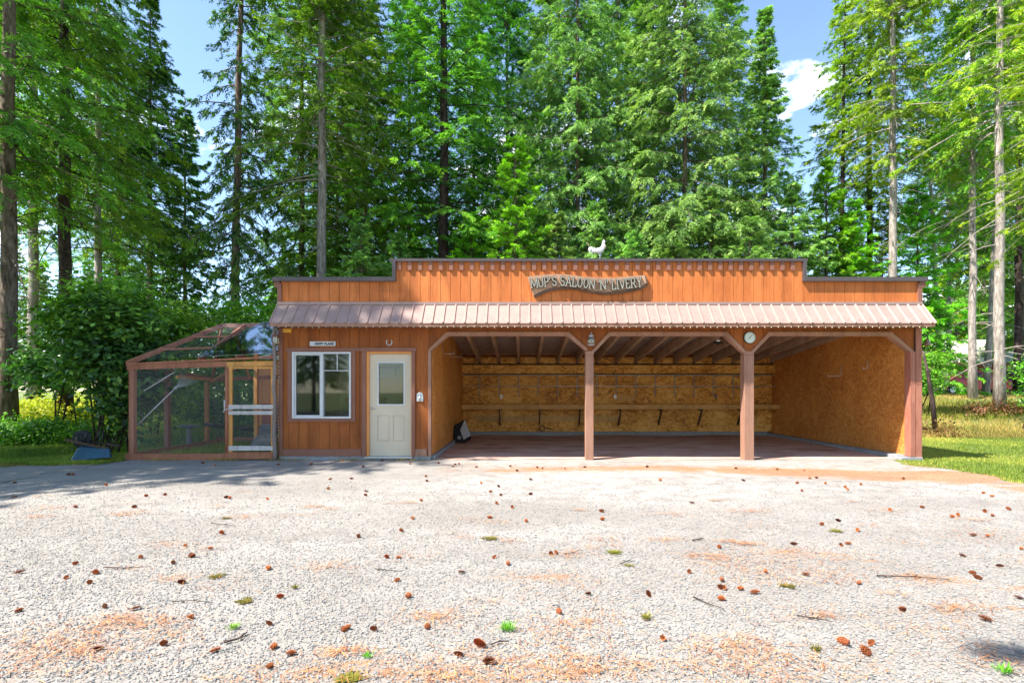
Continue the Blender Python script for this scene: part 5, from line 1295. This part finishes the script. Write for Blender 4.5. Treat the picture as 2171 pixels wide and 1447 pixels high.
# ================================================================ GRASS
def blades(name, n, sampler, h, wd, m, label, seed, lean=.35, taper=None):
    r = np.random.default_rng(seed); xy = sampler(r, n); n = len(xy)
    hh = h*(.45+.9*r.random(n)); 
    if taper is not None: hh = hh*taper(xy)
    p = np.stack([xy[:, 0], xy[:, 1], gz(xy[:, 0], xy[:, 1])-.01], 1)
    a = r.random(n)*6.283; wv = np.stack([np.cos(a), np.sin(a), 0*a], 1)*wd/2*(.6+.8*r.random((n, 1)))
    ln = r.normal(0, lean, (n, 2))*hh[:, None]
    tip = p+np.stack([ln[:, 0], ln[:, 1], hh], 1); mid = p+np.stack([ln[:, 0]*.35, ln[:, 1]*.35, hh*.55], 1)
    V = np.stack([p-wv, p+wv, mid+wv*.75, tip, mid-wv*.75], 1).reshape(-1, 3)
    k = np.arange(n)*5
    Fq = np.stack([k, k+1, k+2, k+4], 1); Ft = np.stack([k+4, k+2, k+3, k+3], 1)
    Ft3 = np.stack([k+4, k+2, k+3], 1)
    faces = np.concatenate([np.stack([k, k+1, k+2], 1), np.stack([k, k+2, k+4], 1), Ft3])
    patch = .5+.28*np.sin(xy[:, 0]*1.1+1)*np.sin(xy[:, 1]*.9)+.12*np.sin(xy[:, 0]*3.1)*np.cos(xy[:, 1]*2.7)
    tint = np.clip(patch+r.normal(0, .2, n)-.05, 0, 1)
    o = put(name, np_mesh(name, V, faces, M[m], tint=np.repeat(tint, 5))); tag(o, kind='stuff'); 
    if label: o['label'] = label; o['category'] = 'grass'
    return o
def rlawn(r, n):
    y = 4+ (r.random(n)**.8)*14.5; x = xr(np.minimum(y, 11))*1.0+ r.random(n)**1.3*(y*.30+3.5) - .12
    x = np.maximum(x, np.where(y > 10.9, 8.22, 0)); ok = (x < y*.97+1.5)
    return np.stack([x, y], 1)[ok]
blades('lawn_grass', 150000, rlawn, .045, .010, 'grass', 'short green lawn grass right of the building', 1)
leafy('dry_brush', (9.5, 16.3), 'low brown dry brush at the foot of the bank behind the dead trunk', [(0,0,.2,1.0,.4,.25),(1.6,.2,.2,1.1,.4,.22),(3.2,.2,.18,1.0,.4,.2)], 2600, .07, 'brush', seed=90)
leafy('dry_brush', (16.3, 19.2), 'dark brown dry brush at the right end of the bank', [(0,0,.2,.8,.4,.25),(1.2,.2,.2,.8,.4,.22)], 2600, .08, 'brush', seed=91)
def rbank(r, n):
    y = 16.3+r.random(n)**1.2*24; x = 8.3+r.random(n)*(y*.97-7.3); return np.stack([x, y], 1)[x < y*.96+1]
blades('bank_grass', 90000, rbank, .20, .014, 'drygrass', 'tall dry yellow grass on the bank right of the building', 2, .3, lambda q: .5+.7*np.exp(-((q[:, 1]-17.4)/.9)**2)*(.6+.6*np.sin(q[:, 0]*1.7))+.25*np.sin(q[:, 0]*1.3)*np.sin(q[:, 1]))
blades('bank_green_grass', 50000, lambda r, n: (lambda q: q[(q[:, 1] > 18.6) & (q[:, 1] < 20.6)])(rbank(r, n*2)), .22, .014, 'grass', 'green grass strip on the bank', 3)
def llawn(r, n):
    y = 10.25+r.random(n)**1.5*5.5; x = -8.1-r.random(n)*(y*1.0-6.8); return np.stack([x, np.maximum(y, yt(x)-.05)], 1)[x > -y*1.0-1]
blades('shaded_lawn_grass', 70000, llawn, .07, .010, 'grass', 'green lawn grass left of the wire run', 4)
def lwood(r, n):
    y = 14+r.random(n)*18; x = -4.5-r.random(n)*(y*1.02-3.5); ok = ~((x > -8.6) & (y < 17.2)); return np.stack([x, y], 1)[ok]
blades('woodland_grass', 70000, lwood, .35, .018, 'grass', 'long grass under the left trees', 5, .35, lambda q: .5+.5*sstep(15, 18, q[:, 1]))
def rung(r, n): return np.stack([-7.9+r.random(n)*2.8, 11.2+r.random(n)*3.4], 1)
blades('run_weeds', 6000, rung, .12, .012, 'grass', 'thin weeds on the floor of the wire run', 6)
def edgeg(r, n):
    x = np.concatenate([-7.95+r.random(n//2)*6.1, -14+r.random(n-n//2)*6]); return np.stack([x, np.where(x > -8, 10.92-.10*r.random(n)**2, 10.25+.05*r.normal(size=n))], 1)[r.random(n) < .35+.4*np.sin(x*5)]
blades('edge_grass', 5000, edgeg, .06, .008, 'drygrass', 'dry grass along the foot of the walls', 8)

# ================================================================ GRAVEL STONES, NEEDLES, CONES, TWIGS, WEEDS
m, nt = newmat('loose_stones'); at = N(nt, 'ShaderNodeAttribute', attribute_name='tint').outputs['Fac']
finish(nt, ramp(nt, at, [(0, (0.113,0.111,0.110)), (.10, (0.194,0.186,0.178)), (.38, (0.259,0.246,0.231)), (.6, (0.316,0.300,0.279)), (.75, (0.251,0.251,0.257)), (.9, (0.340,0.267,0.211)), (1, (0.397,0.381,0.356))]), .8); M['stone'] = m
r = np.random.default_rng(5)
n = 150000; y = 2.3+r.random(n)**.85*6.2; x = (r.random(n)*2-1)*(y*1.02+.1); keep = r.random(n) < np.clip(1.45-.16*y, .25, 1)
x, y = x[keep], y[keep]; n = len(x)
s = (.0040+.0062*r.random(n)**2.4)
oct_ = np.array([(1,0,0),(-.9,.1,0),(.1,1,0),(0,-1,.1),(0,0,1),(0,0,-.6)])
V = oct_[None]*s[:, None, None]*np.stack([np.ones(n)*1.25, np.ones(n)*.95, np.ones(n)*.62], 1)[:, None, :]*(1+.3*r.normal(size=(n, 6, 1)))
a = r.random(n)*6.283; ca, sa = np.cos(a)[:, None], np.sin(a)[:, None]
V = np.stack([V[..., 0]*ca-V[..., 1]*sa, V[..., 0]*sa+V[..., 1]*ca, V[..., 2]], -1)
zz = .006+.012*np.sin(x*1.3+2)*np.sin(y*1.1)+s*.25
V += np.stack([x, y, zz], 1)[:, None, :]
f0 = np.array([(0,2,4),(2,1,4),(1,3,4),(3,0,4),(2,0,5),(1,2,5),(3,1,5),(0,3,5)])
Fc = (f0[None]+np.arange(n)[:, None, None]*6).reshape(-1, 3)
o = put('loose_gravel', np_mesh('loose_gravel', V.reshape(-1, 3), Fc, M['stone'], tint=np.repeat(r.random(n), 6))); tag(o, 'pale loose gravel stones covering the drive', 'gravel', kind='stuff')

m, nt = newmat('fallen_needles'); at = N(nt, 'ShaderNodeAttribute', attribute_name='tint').outputs['Fac']
finish(nt, ramp(nt, at, [(0, (.22,.07,.025)), (.5, (.48,.19,.07)), (1, (.66,.36,.15))]), .8); M['needle'] = m
cl = []
for _ in range(90):
    yy = 2.6+4.6*r.random()**1.3; cl.append(((r.random()*2-1)*yy*.95, yy, .05+.16*r.random(), int(20+80*r.random())))
for q_ in [(-2.55,2.85,.30,500),(-2.3,3.25,.16,220),(-.05,2.72,.35,500),(1.3,2.7,.4,420),(2.2,4.6,.4,330),(1.8,4.1,.3,260),(-.5,3.35,.12,140),(.35,3.25,.14,120),(4.6,5.2,.4,250),(1.15,2.95,.15,140)]: cl.append(q_)
px_, py_ = [], []
for cx_, cy_, rr_, k in cl: px_.append(cx_+r.normal(0, rr_, k)); py_.append(cy_+r.normal(0, rr_*.55, k))
px_.append(-1.5+9.3*r.random(6000)); py_.append(9.75+.42*r.normal(size=6000)-.0*px_[-1])
x = np.concatenate(px_); y = np.concatenate(py_); ok = (y > 2.3) & (y < 10.95); x, y = x[ok], y[ok]; n = len(x)
a = r.random(n)*6.283; ln = .012+.022*r.random(n); d_ = np.stack([np.cos(a), np.sin(a), .15*r.normal(size=n)], 1)*ln[:, None]; w_ = np.stack([-np.sin(a), np.cos(a), 0*a], 1)*.0016
p = np.stack([x, y, .018+.012*np.sin(x*1.3+2)*np.sin(y*1.1)+.006*r.random(n)], 1)
V = np.stack([p-d_-w_, p+d_-w_, p+d_+w_, p-d_+w_], 1).reshape(-1, 3)
o = put('fallen_needles', np_mesh('fallen_needles', V, np.arange(len(V)).reshape(-1, 4), M['needle'], tint=np.repeat(r.random(n), 4))); tag(o, 'rust coloured fallen needles scattered over the gravel', 'needles', kind='stuff')

# cones: overlapping scales on a spindle
m, nt = newmat('cone_scales'); at = N(nt, 'ShaderNodeAttribute', attribute_name='tint').outputs['Fac']
oi = N(nt, 'ShaderNodeObjectInfo').outputs['Random']
cc = ramp(nt, at, [(0, (.06,.018,.009)), (.45, (.36,.09,.028)), (1, (.74,.27,.09))])
hs = N(nt, 'ShaderNodeHueSaturation'); L(nt, cc, hs.inputs['Color']); L(nt, math_(nt, 'MULTIPLY_ADD', oi, .6, .7), hs.inputs['Value'])
finish(nt, hs.outputs[0], .65); M['cone'] = m
def cone_mesh(seed, Lc=.070, Rc=.0185):
    r = random.Random(seed); v = []; f = []; t = []
    rows = 9
    for j in range(rows):
        u = (j+.5)/rows; rad = Rc*math.sin(math.pi*min(1, u*.85+.12))**.7; k = 8
        for i in range(k):
            a = 2*math.pi*(i+.5*(j % 2)+r.uniform(-.08, .08))/k; x = (u-.5)*Lc
            ca, sa = math.cos(a), math.sin(a); ta, tb = -sa, ca
            w_ = rad*.46; ri = rad*.25; ro = rad*(1.12+r.uniform(-.10, .18)); xo = x+Lc*.075
            b = len(v)
            v += [(x, ri*ca, ri*sa), (x+Lc*.03, (ri+ro)/2*ca+w_*ta, (ri+ro)/2*sa+w_*tb), (xo, ro*ca, ro*sa), (x+Lc*.03, (ri+ro)/2*ca-w_*ta, (ri+ro)/2*sa-w_*tb), (x+Lc*.015, ri*ca*1.1, ri*sa*1.1), (xo-.003, ro*ca*.92, ro*sa*.92)]
            f += [(b, b+1, b+2, b+3), (b+4, b+3, b+5, b+1)]; t += [.1, .45, 1, .45, .0, .3]
    n0 = len(v)
    for j in range(7):
        u = j/6; rad = Rc*.42*math.sin(math.pi*min(1, max(.03, u)))**.6
        for i in range(6): a = i*math.pi/3; v.append(((u-.5)*Lc, rad*math.cos(a), rad*math.sin(a))); t.append(.0)
    for j in range(6):
        for i in range(6): f.append((n0+j*6+i, n0+j*6+(i+1) % 6, n0+j*6+6+(i+1) % 6, n0+j*6+6+i))
    return np_mesh('pine_cone', np.array(v), np.array(f), M['cone'], tint=np.array(t))
CM = [cone_mesh(1), cone_mesh(2, .058, .020), cone_mesh(3, .078, .0175)]
def g2(px, py): Y = 1613.0/(py-828.0); return wx(px, Y), Y
big = [(1036,1409),(1017,1371),(972,1392),(572,1418),(580,1376),(571,1326),(456,1384),(617,1390),(733,1337),(792,1337),(729,1338),(866,1266),(1185,1300),(1375,1264),(1788,1368),(1836,1389),(1847,1369),(1529,1275),(1405,1358),(404,1314),(222,1292),(209,1380),(347,1370),(287,1296),(42,1217),(40,1300),(160,1199),(203,1220),(190,1241),(140,1230),(298,1187),(367,1199),(385,1241),(404,1184),(446,1168),(408,1185),(393,1162),(594,1269),(569,1210),(906,1332),(760,1140),(820,1182),(845,1183),(842,1231),(978,1213),(1048,1181),(1077,1195),(1168,1175),(1179,1173),(1247,1261),(1530,1235),(1535,1252),(1570,1254),(1600,1262),(1622,1218),(1708,1224),(1528,1251),(1461,1217),(1821,1242),(1783,1159),(1798,1156),(1683,1158),(1525,1165),(2041,1179),(2120,1201),(2062,1217),(2073,1228),(2160,1270),(2089,1318),(2063,1136),(2094,1137),(2165,1163),(1913,1298)]
mid = [(470,1134),(851,1127),(1038,1100),(1115,1107),(1053,1071),(1086,1079),(1275,1086),(1277,1103),(1276,1085),(1467,1066),(1742,1114),(1777,1106),(1818,1127),(1887,1085),(1955,1079),(2019,1098),(2031,1095),(2088,1087),(2138,1081),(2104,1095),(893,1063),(875,1101),(775,1050),(696,1036),(905,1021),(903,1011),(310,1055),(350,1052),(487,1057),(480,1056),(567,1058),(160,1078),(285,1078),(30,1055),(31,1024),(145,1008),(155,1008),(225,1030),(745,1016),(700,1017),(776,1042),(1040,1046),(1062,1053),(1057,1034),(1020,1026),(1125,1051),(1125,1018),(1400,1019),(1576,1020),(1690,1026),(1700,1043),(1750,1027),(1792,1036),(1797,1041),(1825,1029),(1915,1016),(1731,1014),(1717,1015),(2085,1045),(2103,1052),(1240,992),(1372,992),(1198,995),(1096,998),(1010,990),(1082,988),(1139,991),(1150,993),(965,985),(973,984),(960,990),(870,985),(810,977),(725,978),(770,992),(660,985),(590,985),(455,986),(430,982),(930,983),(1648,995),(1705,997),(1560,993)]
cr_ = random.Random(8); nc = 0
def cone(X, Y, s, label, grp, mi=None):
    global nc
    o = bpy.data.objects.new('pine_cone', CM[nc % 3 if mi is None else mi]); col.objects.link(o); nc += 1
    o.location = (X, Y, grz(X, Y)+.019*s); o.scale = (s, s, s); o.rotation_euler = (cr_.uniform(0, 6), cr_.uniform(-.25, .25), cr_.uniform(0, 6.28))
    tag(o, label, 'pine cone', grp)
special = {(1036,1409): 'large dark red pine cone nearest the bottom of the picture, with a twig behind it', (1788,1368): 'long orange pine cone in the right foreground, left of a rounder one', (1836,1389): 'rounder orange pine cone in the right foreground, nearest the camera there', (866,1266): 'single brown pine cone standing alone left of the picture centre', (1017,1371): 'open orange brown pine cone above the large dark one', (2089,1318): 'pine cone at the edge of the shadow in the bottom right corner'}
oc = {}
for px, py in sorted(set(big), key=lambda q: -q[1]):
    X, Y = g2(px, py)
    if (px, py) in special: cone(X, Y, 1.12 if py > 1360 else 1.0, special[(px, py)], 'pine cones on the foreground gravel')
    else:
        z = 'left' if px < 720 else ('middle' if px < 1450 else 'right')
        oc[z] = oc.get(z, -1)+1; cone(X, Y, cr_.uniform(.68, .92), 'brown pine cone on the '+z+' foreground gravel, '+ORD[oc[z]]+' nearest the camera', 'pine cones on the foreground gravel, '+z)
oc = {}
for px, py in sorted(set(mid), key=lambda q: -q[1]):
    X, Y = g2(px, py); z = 'left' if px < 720 else ('middle' if px < 1450 else 'right'); oc[z] = oc.get(z, -1)+1
    cone(X, Y, cr_.uniform(.8, 1.0), 'brown pine cone farther up the drive, '+ORD[oc[z]]+' nearest of the '+z+' part', 'pine cones farther up the drive, '+z)
# twigs
def twig(pts, label, rad=.005):
    P = []
    for px, py in pts: X, Y = g2(px, py); P.append((X, Y, grz(X, Y)+.014))
    mb = MB(); mb.tube(P, [rad*(1-.6*i/(len(P)-1)) for i in range(len(P))], 5)
    i = len(P)//2; q0 = Vector(P[i]); mb.tube([q0, q0+Vector((.05, .04, .008))], [rad*.6, rad*.2], 4)
    o = mb.build('twig', M['barkdark']); tag(o, label, 'twig', 'fallen twigs on the gravel')
twig([(475,1367),(505,1360),(525,1345)], 'thick curved twig left of the centre foreground', .008)
twig([(222,1209),(270,1211),(320,1208)], 'long thin straight twig in the left foreground')
twig([(448,1112),(475,1115),(500,1118)], 'twig on the left part of the drive beyond the cones')
twig([(1470,1271),(1500,1285),(1535,1297)], 'thin slanting twig right of the picture centre')
twig([(1690,1312),(1730,1318),(1765,1325)], 'thin twig among the needles in the right foreground')
twig([(1860,1227),(1940,1228),(2015,1234)], 'longest twig, lying across the right part of the drive', .006)
twig([(1468,1150),(1480,1148),(1492,1146)], 'short thick twig in the middle distance right of centre', .008)
twig([(1195,1176),(1218,1173)], 'short twig right of a pair of pine cones')
twig([(1316,1199),(1330,1193),(1348,1193)], 'bent twig near the centre of the drive')
twig([(795,1208),(850,1213)], 'thin straight twig left of the centre of the drive')
twig([(1040,1372),(1055,1366),(1075,1365)], 'short twig just right of the open orange cone')
twig([(365,1282),(410,1280),(450,1284)], 'pale long twig among the left foreground cones', .004)
# weeds on the gravel
def weed(px, py, s, label, m='leafg', n=60, flat=False):
    X, Y = g2(px, py); r = np.random.default_rng(int(px)); nb = n
    a = r.random(nb)*6.283; l = s*(.5+.7*r.random(nb)); el = (.15 if flat else .9)*(.4+r.random(nb))
    d_ = np.stack([np.cos(a)*np.cos(el), np.sin(a)*np.cos(el), np.sin(el)], 1); w_ = np.stack([-np.sin(a), np.cos(a), 0*a], 1)*(.0028 if not flat else .005)
    b = np.stack([r.normal(0, s*.35, nb), r.normal(0, s*.3, nb), np.zeros(nb)], 1)
    V = np.stack([b-w_, b+d_*l[:, None]*.6-w_, b+d_*l[:, None], b+d_*l[:, None]*.6+w_], 1).reshape(-1, 3)
    o = bpy.data.objects.new('weed', np_mesh('weed', V, np.arange(len(V)).reshape(-1, 4), M[m], tint=np.repeat(np.clip(r.normal(.6, .2, nb), 0, 1), 4)))
    col.objects.link(o); o.location = (X, Y, grz(X, Y)+.004); tag(o, label, 'weed', 'small weeds growing in the gravel')
weed(1074, 1336, .055, 'brightest green grass tuft in the middle foreground', 'leafg', 110)
weed(1303, 1172, .06, 'flat yellow green weed near the centre of the drive', 'moss', 90, True)
weed(1334, 1200, .035, 'small moss tuft just below the bent twig', 'moss', 60, True)
weed(520, 1278, .05, 'yellow green moss patch in the left foreground', 'moss', 90, True)
weed(460, 1226, .05, 'yellow moss streak left of centre', 'moss', 80, True)
weed(495, 1335, .035, 'small green tuft above the thick curved twig', 'leafg', 60)
weed(1370, 1313, .04, 'olive green tuft right of the centre foreground', 'moss', 80)
weed(1730, 1382, .035, 'pale green tuft beside the orange cones at right', 'moss', 60)
weed(2128, 1427, .05, 'green weed in the bottom right corner shadow', 'leafg', 80)
weed(480, 1099, .05, 'small green weed on the left part of the drive', 'moss', 60, True)
weed(625, 1249, .03, 'tiny pale green tuft left of the lone cone', 'moss', 50)
weed(742, 1442, .06, 'yellow green moss at the bottom edge', 'moss', 110, True)
weed(779, 1395, .03, 'small green tuft near the bottom left of centre', 'leafg', 50)
weed(1670, 1248, .05, 'dry olive weed right of the cluster of cones', 'moss', 80, True)
weed(1773, 1127, .06, 'olive weed beyond the cones on the right', 'moss', 80, True)
weed(1040, 1141, .07, 'brown green weed beyond the lone cone', 'moss', 90, True)

# ================================================================ BARN, CAR, LEANING POST BEYOND
BN = thing('red_barn', (25, 34, gzf(25, 34)), 'red barn with pale sunlit metal roof beyond the right trees', 'barn')
zb0 = gzf(26, 33); Yb = 34
bx0, bx1 = wx(1998, Yb), wx(2185, Yb)
mb = MB(); mb.box(bx0, bx1, Yb, Yb+8, zb0-.1, wz(775, Yb)); mb.build('wall', M['barnred'], BN)
mb = MB(); e0, e1 = wz(770, Yb), wz(722, Yb+4)
rv = [(bx0-.6, Yb-.8, e0-.05), (bx1+.6, Yb-.8, e0-.05), (bx1+.6, Yb+4, e1), (bx0-.6, Yb+4, e1)]
mb.add(rv+[(a_, b_, c_+.08) for a_, b_, c_ in rv], [(0,1,2,3),(7,6,5,4),(0,4,5,1),(1,5,6,2),(2,6,7,3),(3,7,4,0)])
rv = [(bx0-.6, Yb+4.01, e1), (bx1+.6, Yb+4.01, e1), (bx1+.6, Yb+8.8, e0-.05), (bx0-.6, Yb+8.8, e0-.05)]
mb.add(rv+[(a_, b_, c_+.08) for a_, b_, c_ in rv], [(0,1,2,3),(7,6,5,4),(0,4,5,1),(1,5,6,2),(2,6,7,3),(3,7,4,0)])
mb.build('roof', M['barnroof'], BN)
mb = MB(); mb.box(bx0-.6, bx1+.6, Yb-.86, Yb-.81, e0-.18, e0+.04); mb.build('fascia', M['trim'], BN)
mb = MB(); mb.box(wx(2003, Yb), wx(2018, Yb), Yb-.04, Yb-.002, wz(793, Yb), wz(783, Yb)); wdo = mb.build('window', M['white'], BN)
mb = MB(); mb.box(wx(2005, Yb), wx(2016, Yb), Yb-.05, Yb-.041, wz(791.5, Yb), wz(784.5, Yb)); mb.build('pane', M['ink'], wdo)
mb = MB(); mb.box(wx(2110, Yb), wx(2150, Yb), Yb-.03, Yb-.002, zb0, wz(782, Yb)); mb.build('door', M['darkwood'], BN)
SH = thing('green_shed', (23, 39, gzf(23, 39)), 'green roofed shed behind the left end of the red barn', 'shed')
Ys_ = 43.5; a0, a1 = wx(1985, Ys_), wx(2035, Ys_); zs0 = gzf(28, Ys_)
mb = MB(); mb.box(a0, a1, Ys_, Ys_+4, zs0-.1, wz(760, Ys_)); mb.build('wall', M['barnred'], SH)
mb = MB(); rv = [(a0-.4, Ys_-.5, wz(763, Ys_)), (a1+.4, Ys_-.5, wz(763, Ys_)), (a1+.4, Ys_+2.5, wz(720, Ys_)), (a0-.4, Ys_+2.5, wz(720, Ys_))]
mb.add(rv+[(p_[0], p_[1], p_[2]+.07) for p_ in rv], [(0,1,2,3),(7,6,5,4),(0,4,5,1),(1,5,6,2),(2,6,7,3),(3,7,4,0)]); mb.build('roof', M['barnroofgreen'], SH)
# red pickup, side on
def pickup(x0, Y, label, s=1.0):
    z0 = gzf(x0+2, Y)-.02; C = thing('parked_car', (x0+2.4*s, Y, z0), label, 'car', 'cars parked by the barn')
    prof = [(0,.35),(.05,.95),(1.35,1.02),(2.0,1.05),(2.35,1.55),(3.2,1.58),(3.55,1.05),(4.7,.95),(4.85,.6),(4.8,.35)]
    mb = MB(); mb.prism([(x0+a*s, z0+b*s) for a, b in prof], Y, Y+1.75*s); body = mb.build('body', M['red'], C, bevel=.05)
    mb = MB(); mb.prism([(x0+a*s, z0+b*s) for a, b in [(2.12,1.1),(2.42,1.48),(2.78,1.5),(2.78,1.1)]], Y-.012, Y-.002); mb.prism([(x0+a*s, z0+b*s) for a, b in [(2.84,1.1),(2.84,1.5),(3.15,1.5),(3.42,1.1)]], Y-.012, Y-.002); mb.build('side_window', M['ink'], C)
    for a in (.9, 3.9):
        mb = MB(); mb.lathe((x0+a*s, Y+.05, z0+.36*s), [(.2*s, -.06), (.35*s, -.05), (.36*s, 0), (.35*s, .16)], 18, axis='y'); wl = mb.build('wheel', M['rubber'], C)
        mb = MB(); mb.lathe((x0+a*s, Y-.012, z0+.36*s), [(.19*s, -.02), (.19*s, .0)], 14, axis='y'); mb.build('rim', M['steel'], wl)
    mb = MB(); mb.box(x0+4.72*s, x0+4.86*s, Y-.006, Y+.16, z0+.66*s, z0+.82*s); mb.build('headlight', M['white'], C)
pickup(wx(1990, 29.5), 29.5, 'red car parked right of the bell, behind thin leaning trunks', .85)
pickup(wx(1952, 32), 32, 'second red car, mostly hidden behind the corner of the building', .75)
mb = MB(); Yp_ = 17.2; xs1 = wx(1984, Yp_)
mb.tube([(xs1, Yp_, gzf(xs1, Yp_)-.1), (wx(1977, Yp_), Yp_, wz(850, Yp_)), (wx(1967, Yp_), Yp_, wz(790, Yp_)), (wx(1962, Yp_), Yp_+.1, wz(745, Yp_))], [.075, .07, .055, .03], 8)
mb.tube([(wx(1967, Yp_), Yp_, wz(790, Yp_)), (wx(1980, Yp_), Yp_, wz(775, Yp_))], [.03, .01], 6)
o = mb.build('leaning_snag', M['barkdark']); tag(o, 'dark dead trunk leaning left at the foot of the bank', 'dead trunk')
